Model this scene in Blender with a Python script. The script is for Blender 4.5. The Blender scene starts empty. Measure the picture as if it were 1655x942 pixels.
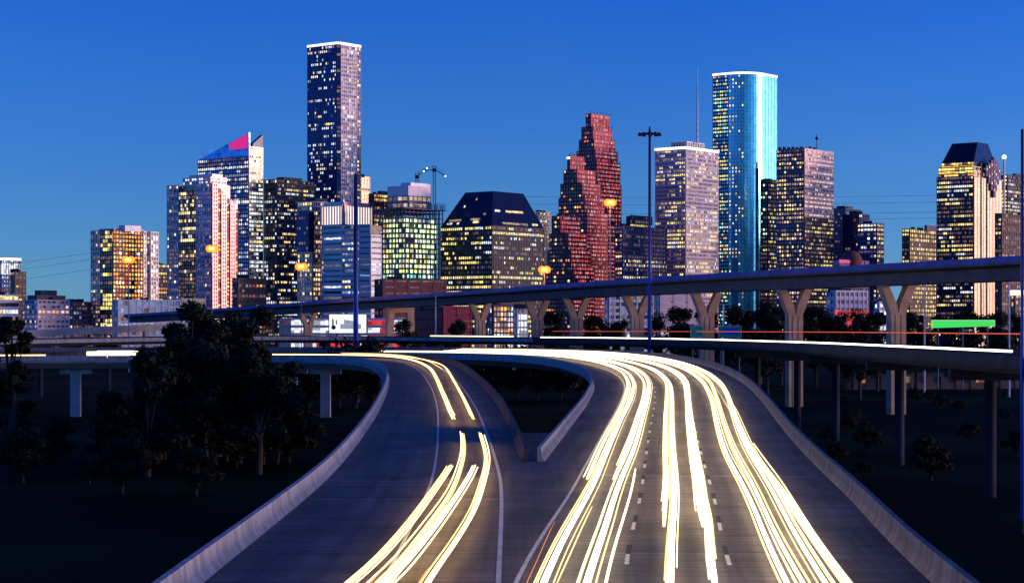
import bpy, math, random
import numpy as np
from mathutils import Vector

SC = bpy.context.scene
COL = SC.collection
R = math.radians

# ------------------------------------------------------------------ camera, sky, sun, exposure
F, CX, HY, H = 3200.0, 827.5, 530.0, 17.4      # focal length (photo px), centre column, horizon row, eye height (m)
cam = bpy.data.cameras.new('camera')
cam_o = bpy.data.objects.new('camera', cam)
COL.objects.link(cam_o)
cam_o.location = (0, 0, H)
cam_o.rotation_euler = (R(90), 0, 0)
cam.sensor_width = 36
cam.lens = 36 * F / 1655
cam.shift_y = (HY - 471) / 1655
cam.clip_start = 1
cam.clip_end = 30000
SC.camera = cam_o

SUN_AZ, SUN_EL = 90.0, 3.0                     # clockwise from +Y: afterglow low on the right
world = bpy.data.worlds.new('World')
SC.world = world
world.use_nodes = True
nt = world.node_tree
bg = nt.nodes['Background']
sky = nt.nodes.new('ShaderNodeTexSky')
sky.sky_type = 'NISHITA'
sky.sun_disc = False
sky.sun_elevation = R(SUN_EL)
sky.sun_rotation = R(SUN_AZ)
sky.ozone_density = 4.0
gam = nt.nodes.new('ShaderNodeGamma')
gam.inputs[1].default_value = 1.55
# the dusk sky is sampled a little above the true horizon so that the murky band of the model stays out of sight
tc = nt.nodes.new('ShaderNodeTexCoord')
lift = nt.nodes.new('ShaderNodeVectorMath'); lift.operation = 'ADD'; lift.inputs[1].default_value = (0, 0, .11)
nrm = nt.nodes.new('ShaderNodeVectorMath'); nrm.operation = 'NORMALIZE'
nt.links.new(tc.outputs['Generated'], lift.inputs[0]); nt.links.new(lift.outputs[0], nrm.inputs[0])
nt.links.new(nrm.outputs[0], sky.inputs['Vector'])
tint = nt.nodes.new('ShaderNodeMix'); tint.data_type = 'RGBA'; tint.blend_type = 'MULTIPLY'; tint.inputs[0].default_value = 1
sep = nt.nodes.new('ShaderNodeSeparateXYZ'); nt.links.new(tc.outputs['Generated'], sep.inputs[0])
wn = nt.nodes.new('ShaderNodeTexNoise'); wn.inputs['Scale'].default_value = 5; wn.inputs['Detail'].default_value = 4
wmap = nt.nodes.new('ShaderNodeMapping'); wmap.inputs['Scale'].default_value = (1, 1, 3.5)
nt.links.new(tc.outputs['Generated'], wmap.inputs[0]); nt.links.new(wmap.outputs[0], wn.inputs['Vector'])
wadd = nt.nodes.new('ShaderNodeMath'); wadd.operation = 'MULTIPLY_ADD'; wadd.inputs[1].default_value = .06
nt.links.new(wn.outputs[0], wadd.inputs[0]); nt.links.new(sep.outputs[2], wadd.inputs[2])
wcr = nt.nodes.new('ShaderNodeValToRGB')               # blue white balance of the photograph, paler towards the horizon
wcr.color_ramp.elements[0].position = .03; wcr.color_ramp.elements[0].color = (1.9, 1.22, 1.08, 1)
wcr.color_ramp.elements[1].position = .21; wcr.color_ramp.elements[1].color = (.42, .76, 1.28, 1)
nt.links.new(wadd.outputs[0], wcr.inputs[0]); nt.links.new(wcr.outputs[0], tint.inputs[7])
nt.links.new(sky.outputs[0], gam.inputs[0])
nt.links.new(gam.outputs[0], tint.inputs[6])
nt.links.new(tint.outputs[2], bg.inputs[0])
bg.inputs[1].default_value = .40

sun = bpy.data.lights.new('sun', 'SUN')
sun.energy = 1.6
sun.angle = R(10)
sun.color = (1.0, 0.70, 0.64)
sun_o = bpy.data.objects.new('sun', sun)
COL.objects.link(sun_o)
az, el = R(SUN_AZ), R(SUN_EL)
sun_o.rotation_euler = (-Vector((math.sin(az) * math.cos(el), math.cos(az) * math.cos(el), math.sin(el)))).to_track_quat('-Z', 'Y').to_euler()
sun_o.location = (200, -50, 60)

SC.view_settings.view_transform = 'Standard'
SC.view_settings.look = 'None'
SC.view_settings.exposure = 0
SC.view_settings.gamma = 1
SC.render.engine = 'CYCLES'
SC.cycles.use_denoising = True
SC.cycles.max_bounces = 6
SC.cycles.sample_clamp_indirect = 4

# ------------------------------------------------------------------ helpers
def X_(x, Y): return (x - CX) / F * Y
def Z_(y, Y): return H - (y - HY) / F * Y
def sm(a, b, x):
    t = np.clip((x - a) / (b - a), 0, 1)
    return t * t * (3 - 2 * t)

class MB:
    def __init__(self):
        self.v = []; self.f = []; self.uv = None
    def add(self, vs, fs):
        n = len(self.v)
        self.v.extend([tuple(map(float, p)) for p in vs])
        self.f.extend([tuple(i + n for i in q) for q in fs])
    def obox(self, o, u, w, n_, L, D, z0, z1, d0=0.0):
        """box: origin o (x,y), along u length L, from d0 to d0+D along n_, z0..z1"""
        o = np.array(o[:2], float); u = np.array(u); n_ = np.array(n_)
        a = o + u * w + n_ * d0; b = a + u * L; c = b + n_ * D; d = a + n_ * D
        self.add([(*a, z0), (*b, z0), (*c, z0), (*d, z0), (*a, z1), (*b, z1), (*c, z1), (*d, z1)],
                 [(0, 3, 2, 1), (4, 5, 6, 7), (0, 1, 5, 4), (1, 2, 6, 5), (2, 3, 7, 6), (3, 0, 4, 7)])
    def box(self, x0, x1, y0, y1, z0, z1):
        self.obox((x0, y0), (1, 0), 0, (0, 1), x1 - x0, y1 - y0, z0, z1)
    def prism(self, pts, z0, z1):
        n = len(pts)
        z0s = z0 if hasattr(z0, '__len__') else [z0] * n
        z1s = z1 if hasattr(z1, '__len__') else [z1] * n
        self.add([(p[0], p[1], z) for p, z in zip(pts, z0s)] + [(p[0], p[1], z) for p, z in zip(pts, z1s)],
                 [tuple(range(n - 1, -1, -1)), tuple(range(n, 2 * n))] + [(i, (i + 1) % n, n + (i + 1) % n, n + i) for i in range(n)])
    def tube(self, pts, rad, k=8, flat=1.0):
        P = np.array(pts, float); n = len(P)
        rad = rad if hasattr(rad, '__len__') else [rad] * n
        T = np.gradient(P, axis=0) if n > 2 else np.array([P[1] - P[0]] * 2)
        vs = []; fs = []
        for i in range(n):
            t = T[i] / (np.linalg.norm(T[i]) + 1e-9)
            up = np.array((0, 0, 1.0)) if abs(t[2]) < .9 else np.array((1.0, 0, 0))
            a = np.cross(t, up); a /= np.linalg.norm(a); b = np.cross(a, t)
            for j in range(k):
                th = 2 * math.pi * j / k
                vs.append(P[i] + rad[i] * (a * math.cos(th) + b * math.sin(th) * flat))
        for i in range(n - 1):
            for j in range(k):
                fs.append((i * k + j, i * k + (j + 1) % k, (i + 1) * k + (j + 1) % k, (i + 1) * k + j))
        fs.append(tuple(range(k))); fs.append(tuple((n - 1) * k + j for j in range(k - 1, -1, -1)))
        self.add(vs, fs)
    def ball(self, c, r, n=8, m=6, sz=1.0):
        vs = []; fs = []
        for i in range(m + 1):
            ph = math.pi * i / m
            for j in range(n):
                th = 2 * math.pi * j / n
                vs.append((c[0] + r * math.sin(ph) * math.cos(th), c[1] + r * math.sin(ph) * math.sin(th), c[2] + r * sz * math.cos(ph)))
        for i in range(m):
            for j in range(n):
                fs.append((i * n + j, (i + 1) * n + j, (i + 1) * n + (j + 1) % n, i * n + (j + 1) % n))
        self.add(vs, fs)
    def build(self, name, mat, parent=None, smooth=False):
        off = np.array(parent.location) if parent is not None and parent.parent is None else np.zeros(3)
        if parent is not None and parent.parent is not None:
            off = np.array(parent.parent.location)
        me = bpy.data.meshes.new(name)
        V = np.array(self.v) - off
        me.from_pydata([tuple(p) for p in V], [], self.f)
        if self.uv is not None:
            lay = me.uv_layers.new(name='UVMap')
            idx = np.zeros(len(me.loops), dtype=np.int32)
            me.loops.foreach_get('vertex_index', idx)
            lay.data.foreach_set('uv', np.array(self.uv, dtype=np.float32)[idx].ravel())
        me.materials.append(mat)
        if smooth:
            me.polygons.foreach_set('use_smooth', [True] * len(me.polygons))
        me.update()
        o = bpy.data.objects.new(name, me)
        COL.objects.link(o)
        if parent is not None:
            o.parent = parent
        return o

def tag(o, label=None, cat=None, group=None, kind=None):
    if label: o['label'] = label
    if cat: o['category'] = cat
    if group: o['group'] = group
    if kind: o['kind'] = kind
    return o
def empty(name, loc, label, cat, group=None):
    o = bpy.data.objects.new(name, None)
    COL.objects.link(o)
    o.location = loc
    o.empty_display_size = 1
    return tag(o, label, cat, group)
def copy_tree(o, loc, label=None, group=None, rz=0, s=1.0):
    r = o.copy(); COL.objects.link(r)
    r.location = loc; r.rotation_euler = (0, 0, rz); r.scale = (s, s, s)
    if label: r['label'] = label
    if group: r['group'] = group
    for ch in list(o.children):
        c = ch.copy(); COL.objects.link(c); c.parent = r
        for g in list(ch.children):
            d = g.copy(); COL.objects.link(d); d.parent = c
    return r

# ------------------------------------------------------------------ materials
def new_mat(name):
    m = bpy.data.materials.new(name); m.use_nodes = True
    return m, m.node_tree, m.node_tree.nodes['Principled BSDF']
def N(nt, t, **kw):
    n = nt.nodes.new(t)
    for k, v in kw.items(): setattr(n, k, v)
    return n
def cell_noise(nt, size, coord='pos'):
    g = N(nt, 'ShaderNodeNewGeometry')
    d = N(nt, 'ShaderNodeVectorMath', operation='DIVIDE'); d.inputs[1].default_value = size
    f = N(nt, 'ShaderNodeVectorMath', operation='FLOOR')
    w = N(nt, 'ShaderNodeTexWhiteNoise', noise_dimensions='3D')
    nt.links.new(g.outputs['Position'], d.inputs[0]); nt.links.new(d.outputs[0], f.inputs[0]); nt.links.new(f.outputs[0], w.inputs['Vector'])
    return w
def surf(name, col, rough=.7, metal=0., var=.25, scale=.15, spec=.4, bump=0.0, stretch=(1, 1, 1)):
    """solid surface with procedural mottling"""
    m, nt, p = new_mat(name)
    g = N(nt, 'ShaderNodeNewGeometry')
    mp = N(nt, 'ShaderNodeMapping'); mp.inputs['Scale'].default_value = stretch
    nz = N(nt, 'ShaderNodeTexNoise'); nz.inputs['Scale'].default_value = scale; nz.inputs['Detail'].default_value = 6
    nt.links.new(g.outputs['Position'], mp.inputs[0]); nt.links.new(mp.outputs[0], nz.inputs['Vector'])
    cr = N(nt, 'ShaderNodeValToRGB')
    c = np.array(col)
    cr.color_ramp.elements[0].position = .3; cr.color_ramp.elements[1].position = .7
    cr.color_ramp.elements[0].color = (*(c * (1 - var)), 1); cr.color_ramp.elements[1].color = (*(c * (1 + var)), 1)
    nt.links.new(nz.outputs[0], cr.inputs[0]); nt.links.new(cr.outputs[0], p.inputs['Base Color'])
    p.inputs['Roughness'].default_value = rough; p.inputs['Metallic'].default_value = metal
    p.inputs['Specular IOR Level'].default_value = spec
    if bump:
        b = N(nt, 'ShaderNodeBump'); b.inputs['Strength'].default_value = bump; b.inputs['Distance'].default_value = .05
        n2 = N(nt, 'ShaderNodeTexNoise'); n2.inputs['Scale'].default_value = scale * 12; n2.inputs['Detail'].default_value = 4
        nt.links.new(mp.outputs[0], n2.inputs['Vector']); nt.links.new(n2.outputs[0], b.inputs['Height']); nt.links.new(b.outputs[0], p.inputs['Normal'])
    return m
def glass(name, col, metal=.5, rough=.12, cell=(3, 3, 4), var=.5, spec=.6):
    """curtain-wall glass, each pane a little different"""
    m, nt, p = new_mat(name)
    w = cell_noise(nt, cell)
    mr = N(nt, 'ShaderNodeMapRange'); mr.inputs['To Min'].default_value = 1 - var; mr.inputs['To Max'].default_value = 1 + var * .6
    mx = N(nt, 'ShaderNodeVectorMath', operation='SCALE'); mx.inputs[0].default_value = col
    nt.links.new(w.outputs['Value'], mr.inputs['Value']); nt.links.new(mr.outputs[0], mx.inputs['Scale']); nt.links.new(mx.outputs[0], p.inputs['Base Color'])
    g = N(nt, 'ShaderNodeNewGeometry')
    nz = N(nt, 'ShaderNodeTexNoise'); nz.inputs['Scale'].default_value = .03; nz.inputs['Detail'].default_value = 3
    nt.links.new(g.outputs['Position'], nz.inputs['Vector'])
    b = N(nt, 'ShaderNodeBump'); b.inputs['Strength'].default_value = .35; b.inputs['Distance'].default_value = 2.0
    nt.links.new(nz.outputs[0], b.inputs['Height']); nt.links.new(b.outputs[0], p.inputs['Normal'])
    p.inputs['Metallic'].default_value = metal; p.inputs['Roughness'].default_value = rough; p.inputs['Specular IOR Level'].default_value = spec
    return m
def lit(name, col, strength, var=.75, cell=(2.3, 2.3, 4.1)):
    m, nt, p = new_mat(name)
    w = cell_noise(nt, cell)
    mr = N(nt, 'ShaderNodeMapRange'); mr.inputs['To Min'].default_value = strength * (1 - var); mr.inputs['To Max'].default_value = strength * (1 + var)
    nt.links.new(w.outputs['Value'], mr.inputs['Value'])
    nt.links.new(mr.outputs[0], p.inputs['Emission Strength'])
    p.inputs['Emission Color'].default_value = (*col, 1)
    p.inputs['Base Color'].default_value = (.05, .05, .05, 1)
    return m
def glow(name, col, strength):
    m, nt, p = new_mat(name)
    p.inputs['Emission Color'].default_value = (*col, 1); p.inputs['Emission Strength'].default_value = strength
    p.inputs['Base Color'].default_value = (.02, .02, .02, 1)
    return m

M = dict(
    warm=lit('warm window light', (1, .74, .30), 1.2), yellow=lit('yellow window light', (1, .80, .20), 1.1),
    white=lit('white window light', (.88, .93, 1), .95), amber=lit('amber window light', (1, .40, .06), 1.1),
    green=lit('work light green', (.72, 1, .40), 2.3), cyan=lit('cyan window light', (.3, .95, .9), 1.3),
    pink=lit('pink window light', (1, .62, .55), .75), red=lit('red window light', (1, .06, .05), .5),
    dimwarm=lit('dim window light', (1, .7, .35), .35), cool=lit('dim cool window light', (.55, .68, 1), .4),
    rose=lit('rose window light', (1, .16, .18), .95, .5), rosedim=lit('dim rose window light', (1, .14, .14), .45, .5),
    ember=lit('dim amber opening', (1, .36, .05), .34), glim=lit('faint window glow lifting wall tone', (1, .60, .34), .16), glimv=lit('violet window glow tinting walls', (.75, .45, .8), .13),  # faint glim windows are added to lift wall tones
    crown=glow('crown light strip', (1, .97, .9), 1.6), magenta=glow('magenta lit panel', (.85, .02, .28), .8),
    signgreen=glow('green lit sign face', (.06, .75, .12), 1.0),
    trail_l=glow('warm headlight trail', (1, .58, .20), 3.9), trail=glow('headlight trail', (1, .72, .36), 4.1), trail_w=glow('white headlight trail', (1, .90, .70), 5.0),
    trail_y=glow('yellow headlight trail', (1, .68, .25), 2.2), trail_o=glow('orange marker trail', (1, .28, .04), 1.2), trail_r=glow('tail light trail', (1, .12, .03), .7),
    sodium=glow('sodium lamp', (1, .17, .004), 3.2),
    lampw=glow('white lamp', (.8, .95, 1), 6),
    navy=glass('navy curtain glass', (.035, .05, .16), .55), black=glass('black curtain glass', (.018, .022, .045), .35),
    blue=glass('blue curtain glass', (.10, .22, .5), .75), teal=glass('teal mirror glass', (.24, .84, .84), .96, .24, var=.2),
    bronze=glass('bronze glass', (.16, .10, .09), .6), steel=glass('pale steel glass', (.55, .55, .6), .85, .2, var=.25),
    purple=glass('purple glass', (.10, .06, .16), .5),
    cream=glass('cream polished granite glass', (.9, .64, .38), .85, .36, var=.12),
    fr_dark=surf('dark mullion metal', (.03, .035, .06), .6, .05), fr_navy=surf('navy spandrel', (.035, .05, .14), .35, .5),
    fr_white=surf('white precast', (.62, .60, .62), .5, .25, .12), fr_lilac=surf('pale precast stone', (.66, .56, .62), .55, .1, .12),
    fr_pink=surf('pink granite', (.70, .46, .44), .4, .4, .12), fr_red=surf('red granite', (.42, .03, .06), .5, .1, .15),
    fr_brown=surf('brown brick', (.20, .12, .09), .7, .1, .2), fr_tan=surf('tan stone', (.36, .27, .18), .7, .1, .15),
    fr_teal=surf('teal mullion', (.2, .5, .62), .3, .9, .1), fr_cream=surf('cream granite', (.8, .6, .4), .4, .5, .1),
    fr_purple=surf('purple brown precast', (.13, .09, .16), .6, .2), fr_grey=surf('grey concrete frame', (.25, .26, .27), .8),
    roofdark=surf('dark slate roof glass', (.02, .022, .05), .25, .4), brick=surf('red brick', (.22, .07, .06), .8, 0, .25, .4),
    conc=surf('weathered concrete', (.40, .37, .36), .85, 0, .22, .35, .25, .2),
    barrier=surf('barrier concrete', (.34, .315, .32), .85, 0, .35, 1.6, .25, .3, (1, 1, .3)),
    girder=surf('girder concrete', (.30, .28, .28), .85, 0, .2, .3, .25, .1), steelpole=surf('galvanised pole', (.20, .22, .28), .4, .7, .12),
    bluepole=surf('blue painted pole', (.03, .05, .30), .4, .2, .12), flyrail=surf('parapet concrete tinted sky blue', (.10, .11, .36), .7, 0, .25, .3), pier=surf('pier concrete with lamplight tint', (.56, .34, .22), .85, 0, .22, .35, .25, .2), shade_conc=surf('shadow toned viaduct concrete', (.035, .033, .042), .9, 0, .3, .3, .25, .1),  # parapet sky light, pier lamplight and viaduct shadow put into base colours
    umber=surf('umber barrier concrete', (.085, .07, .06), .9, 0, .45, .8, .25, .3),  # dark brown base colour for the barrier at the gap
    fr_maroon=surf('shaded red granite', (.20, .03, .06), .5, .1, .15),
    darker=surf('worn brownish barrier concrete', (.20, .165, .15), .9, 0, .4, 1.6, .25, .3, (1, 1, .3)),  # darker, browner version of the barrier concrete
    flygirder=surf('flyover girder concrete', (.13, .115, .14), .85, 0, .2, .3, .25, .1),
    blackmetal=surf('dark metal', (.02, .02, .03), .5, .5), signback=surf('teal sign sheet', (.02, .30, .26), .5, .1, .12),
    signblue=surf('blue sign sheet', (.02, .08, .75), .5, .1, .1),
    bark=surf('bark', (.045, .035, .028), .95), redpanel=surf('red painted panel', (.55, .03, .03), .5),
    paint=surf('white road paint', (.62, .60, .56), .7, 0, .2, 1.5), blackpaint=surf('black contrast paint', (.012, .012, .012), .8),
    soil=surf('slope soil', (.03, .035, .025), .95),
)
# foliage: light and dark leaves
def leaf(name, c0, c1):
    m, nt, p = new_mat(name)
    g = N(nt, 'ShaderNodeNewGeometry')
    cr = N(nt, 'ShaderNodeValToRGB')
    cr.color_ramp.elements[0].color = (*c0, 1); cr.color_ramp.elements[1].color = (*c1, 1)
    nt.links.new(g.outputs['Random Per Island'], cr.inputs[0]); nt.links.new(cr.outputs[0], p.inputs['Base Color'])
    p.inputs['Roughness'].default_value = .7; p.inputs['Specular IOR Level'].default_value = .2
    return m
M['leaf'] = leaf('dark oak leaves', (.003, .005, .0025), (.011, .016, .007))
M['leaf2'] = leaf('green shrub leaves', (.015, .03, .012), (.04, .075, .028))
# ground: dark mown grass with soil and lighter patches
m, nt_, p = new_mat('night grass')
g = N(nt_, 'ShaderNodeNewGeometry')
n1 = N(nt_, 'ShaderNodeTexNoise'); n1.inputs['Scale'].default_value = .018; n1.inputs['Detail'].default_value = 5
n2 = N(nt_, 'ShaderNodeTexNoise'); n2.inputs['Scale'].default_value = 1.2; n2.inputs['Detail'].default_value = 6
for n_ in (n1, n2): nt_.links.new(g.outputs['Position'], n_.inputs['Vector'])
cr = N(nt_, 'ShaderNodeValToRGB')
cr.color_ramp.elements[0].position = .42; cr.color_ramp.elements[0].color = (.003, .004, .003, 1)
cr.color_ramp.elements[1].position = .62; cr.color_ramp.elements[1].color = (.016, .05, .018, 1)
mx = N(nt_, 'ShaderNodeMix', data_type='RGBA', blend_type='MULTIPLY'); mx.inputs[0].default_value = .8
nt_.links.new(n1.outputs[0], cr.inputs[0]); nt_.links.new(cr.outputs[0], mx.inputs[6]); nt_.links.new(n2.outputs[0], mx.inputs[7])
nt_.links.new(mx.outputs[2], p.inputs['Base Color']); p.inputs['Roughness'].default_value = .95; p.inputs['Specular IOR Level'].default_value = .02
M['grass'] = m
# bridge deck concrete: transverse tining, tyre tracks, stains (UV = metres along / across)
m, nt_, p = new_mat('grooved road concrete')
uv = N(nt_, 'ShaderNodeUVMap')
def uvnoise(sx, sy, detail=4, rough=.6):
    mp = N(nt_, 'ShaderNodeMapping'); mp.inputs['Scale'].default_value = (sx, sy, 1)
    n_ = N(nt_, 'ShaderNodeTexNoise'); n_.inputs['Scale'].default_value = 1; n_.inputs['Detail'].default_value = detail; n_.inputs['Roughness'].default_value = rough
    nt_.links.new(uv.outputs[0], mp.inputs[0]); nt_.links.new(mp.outputs[0], n_.inputs['Vector']); return n_
a, b_, c_ = uvnoise(1.7, .06, 6, .8), uvnoise(.03, 1.3, 4), uvnoise(.12, .25, 6)
def mul(x, y_, lo, hi):
    r_ = N(nt_, 'ShaderNodeMapRange'); r_.inputs['From Min'].default_value = .3; r_.inputs['From Max'].default_value = .7
    r_.inputs['To Min'].default_value = lo; r_.inputs['To Max'].default_value = hi
    nt_.links.new(y_.outputs[0], r_.inputs['Value'])
    s_ = N(nt_, 'ShaderNodeMath', operation='MULTIPLY')
    if x is None: s_.inputs[0].default_value = .125
    else: nt_.links.new(x.outputs[0], s_.inputs[0])
    nt_.links.new(r_.outputs[0], s_.inputs[1]); return s_
v = mul(mul(mul(None, a, .38, 1.65), b_, .62, 1.35), c_, .55, 1.4)
sx = N(nt_, 'ShaderNodeSeparateXYZ'); nt_.links.new(uv.outputs[0], sx.inputs[0])
jn = [N(nt_, 'ShaderNodeMath', operation=o) for o in ('MULTIPLY', 'FRACT', 'LESS_THAN', 'MULTIPLY_ADD', 'MULTIPLY')]
jn[0].inputs[1].default_value = 1 / 6.1; jn[2].inputs[1].default_value = .02; jn[3].inputs[1].default_value = -.55; jn[3].inputs[2].default_value = 1
nt_.links.new(sx.outputs[0], jn[0].inputs[0])
for i_ in range(3): nt_.links.new(jn[i_].outputs[0], jn[i_ + 1].inputs[0])
nt_.links.new(jn[3].outputs[0], jn[4].inputs[0]); nt_.links.new(v.outputs[0], jn[4].inputs[1]); v = jn[4]
cc = N(nt_, 'ShaderNodeVectorMath', operation='SCALE'); cc.inputs[0].default_value = (1.0, .84, .70)
nt_.links.new(v.outputs[0], cc.inputs['Scale']); nt_.links.new(cc.outputs[0], p.inputs['Base Color'])
p.inputs['Roughness'].default_value = .75; p.inputs['Specular IOR Level'].default_value = .25
bm_ = N(nt_, 'ShaderNodeBump'); bm_.inputs['Strength'].default_value = .25; bm_.inputs['Distance'].default_value = .02
nt_.links.new(a.outputs[0], bm_.inputs['Height']); nt_.links.new(bm_.outputs[0], p.inputs['Normal'])
M['road'] = m

# ------------------------------------------------------------------ ground
mb = MB(); mb.box(-9000, 9000, -400, 14000, -3, 0)
tag(mb.build('ground', M['grass']), kind='structure')

# ------------------------------------------------------------------ road geometry in plan
def zf(Y): return 9 + 2.6 * sm(110, 400, Y)
def curve(pts, step=2.0):
    P = np.array(pts, float); P = np.vstack([2 * P[0] - P[1], P, 2 * P[-1] - P[-2]])
    out = []
    for i in range(1, len(P) - 2):
        p0, p1, p2, p3 = P[i - 1:i + 3]
        for t in np.linspace(0, 1, 30, endpoint=False):
            out.append(.5 * ((2 * p1) + (-p0 + p2) * t + (2 * p0 - 5 * p1 + 4 * p2 - p3) * t * t + (-p0 + 3 * p1 - 3 * p2 + p3) * t ** 3))
    out.append(P[-2]); Q = np.array(out)
    s = np.r_[0, np.cumsum(np.linalg.norm(np.diff(Q, axis=0), axis=1))]
    n = int(s[-1] / step) + 1
    ss = np.linspace(0, s[-1], n)
    Q = np.c_[np.interp(ss, s, Q[:, 0]), np.interp(ss, s, Q[:, 1])]
    for _ in range(12):
        Q[1:-1] = .25 * Q[:-2] + .5 * Q[1:-1] + .25 * Q[2:]
    return Q
class Road:
    def __init__(self, pts, bank=.045, b0=210, b1=330):
        self.P = curve(pts); T = np.gradient(self.P, axis=0); T /= np.linalg.norm(T, axis=1)[:, None]
        self.N = np.c_[T[:, 1], -T[:, 0]]            # to the right
        self.s = np.r_[0, np.cumsum(np.linalg.norm(np.diff(self.P, axis=0), axis=1))]
        far = np.maximum.accumulate(self.P[:, 1])
        self.bank = bank * sm(b0, b1, far); self.zc = np.where(self.P[:, 1] < far, zf(far), zf(self.P[:, 1]))
    def at(self, s, d, dz=0):
        f = lambda a: np.interp(s, self.s, a)
        return np.array((f(self.P[:, 0]) + f(self.N[:, 0]) * d, f(self.P[:, 1]) + f(self.N[:, 1]) * d, f(self.zc) + f(self.bank) * d + dz))
    def sY(self, Y): return float(np.interp(Y, self.P[:np.argmax(self.P[:, 1]), 1], self.s[:np.argmax(self.P[:, 1])]))
    def sd(self, x, y):
        q = np.array((x, y)) - self.P; i = int(np.argmin((q ** 2).sum(1)))
        return self.s[i], float(q[i] @ self.N[i])
    def px(self, x, y, dz=.65):
        """photo pixel -> (s, d) for a point dz above the deck"""
        lo, hi = 30., 900.
        for _ in range(50):
            m_ = (lo + hi) / 2
            if HY - F * (zf(m_) + dz - H) / m_ > y: lo = m_
            else: hi = m_
        return self.sd(X_(x, m_), m_)
    def strip(self, mb, s0, s1, d0, d1, dz, nd=2):
        ss = np.r_[s0, self.s[(self.s > s0 + .1) & (self.s < s1 - .1)], s1]
        f0 = d0 if callable(d0) else (lambda s: d0); f1 = d1 if callable(d1) else (lambda s: d1)
        vs = []; uv = []
        for s in ss:
            for k in range(nd):
                d = f0(s) + (f1(s) - f0(s)) * k / (nd - 1)
                vs.append(self.at(s, d, dz)); uv.append((s, d))
        mb.add(vs, [(i * nd + k, i * nd + k + 1, (i + 1) * nd + k + 1, (i + 1) * nd + k) for i in range(len(ss) - 1) for k in range(nd - 1)])
        mb.uv = (mb.uv or []) + uv
    def sweep(self, mb, s0, s1, prof, d):
        """closed profile [(dd, z)] swept at offset d (number or function)"""
        fd = d if callable(d) else (lambda s: d)
        ss = np.r_[s0, self.s[(self.s > s0 + .1) & (self.s < s1 - .1)], s1]; k = len(prof); vs = []
        for s in ss:
            for dd, z in prof: vs.append(self.at(s, fd(s) + dd, z))
        n = len(ss)
        mb.add(vs, [(i * k + j, i * k + (j + 1) % k, (i + 1) * k + (j + 1) % k, (i + 1) * k + j) for i in range(n - 1) for j in range(k)]
               + [tuple(range(k - 1, -1, -1)), tuple((n - 1) * k + j for j in range(k))])
RL = Road([(-.5, 20), (-.5, 65), (-.6, 103), (-1.1, 126), (-1.9, 151), (-3.7, 197), (-6.6, 250), (-10.8, 308), (-15.5, 348), (-22, 376), (-33, 392), (-52, 398), (-82, 396), (-122, 385), (-210, 348)])
EL = Road([(-2.6, 20), (0, 65), (1.1, 80), (2.8, 100), (4.7, 125), (7.6, 162), (11.2, 207), (13.9, 246), (14.9, 283), (13.8, 316), (11, 347), (5.5, 378), (-4, 404), (-16, 420), (-34, 428), (-60, 429), (-95, 423), (-140, 408), (-215, 376)])
sN_L, sN_R = RL.sY(124.6), EL.sY(124.6)
eL, eR = RL.s[-1], EL.s[-1]
lerp = lambda xs, ys: (lambda s: float(np.interp(s, xs, ys)))
dLB = lerp([0, RL.sY(65), RL.sY(130), RL.sY(200), RL.sY(290), RL.sY(350), eL], [-9.7, -9.7, -9.5, -9.3, -8.6, -8.8, -9.5])
dRB = lerp([sN_L, RL.sY(200), RL.sY(300), RL.sY(380), eL], [1.6, 2.4, 2.7, 2.7, 2.4])
dIN = lerp([sN_R, EL.sY(200), EL.sY(260), EL.sY(340), eR], [-2.6, -3.1, -3.8, -3.6, -3.2])
dOUT = lerp([0, EL.sY(65), EL.sY(140), EL.sY(200), EL.sY(300), EL.sY(400), eR], [13.4, 13.8, 14.2, 14.8, 15.4, 15.0, 14.6])
def road(name, parts):
    mb = MB()
    for r_, a0, a1, d0, d1 in parts: r_.strip(mb, a0, a1, d0, d1, 0, 9)
    return tag(mb.build(name, M['road']), kind='structure')
road_l = road('left_carriageway', [(RL, 0, eL, dLB, 0), (RL, sN_L, eL, 0, dRB)])
road_r = road('right_carriageway', [(EL, 0, eR, 0, dOUT), (EL, sN_R, eR, dIN, 0)])
mb = MB(); uvs = []; k = 8
rows = np.linspace(22, 124.6, 50)
for Y in rows:
    a = RL.at(RL.sY(Y), 0); b = EL.at(EL.sY(Y), 0)
    for j in range(k):
        q = a + (b - a) * j / (k - 1); mb.v.append((q[0], q[1], zf(Y))); uvs.append((Y, q[0]))
for i in range(len(rows) - 1):
    for j in range(k - 1): mb.f.append((i * k + j, i * k + j + 1, (i + 1) * k + j + 1, (i + 1) * k + j))
mb.uv = uvs
tag(mb.build('gore_area', M['road']), kind='structure')
# slabs and girders under the decks
mb = MB(); RL.sweep(mb, sN_L, eL, [(-9.9, -.03), (2.6, -.03), (2.6, -.5), (.8, -1.7), (-8.4, -1.7), (-9.9, -.5)], 0)
RL.sweep(mb, 0, sN_L - .5, [(-9.9, -.03), (-.2, -.03), (-.2, -1.7), (-8.4, -1.7), (-9.9, -.5)], 0)
tag(mb.build('bridge_deck', M['girder']), kind='structure')
mb = MB(); EL.sweep(mb, sN_R, eR, [(-3.4, -.03), (15.3, -.03), (15.3, -.5), (13, -1.8), (-1.5, -1.8), (-3.4, -.5)], 0)
EL.sweep(mb, 0, sN_R - .5, [(-1, -.03), (14.6, -.03), (14.6, -.5), (13, -1.8), (-1, -1.8)], 0)
tag(mb.build('bridge_deck', M['girder']), kind='structure')
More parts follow.
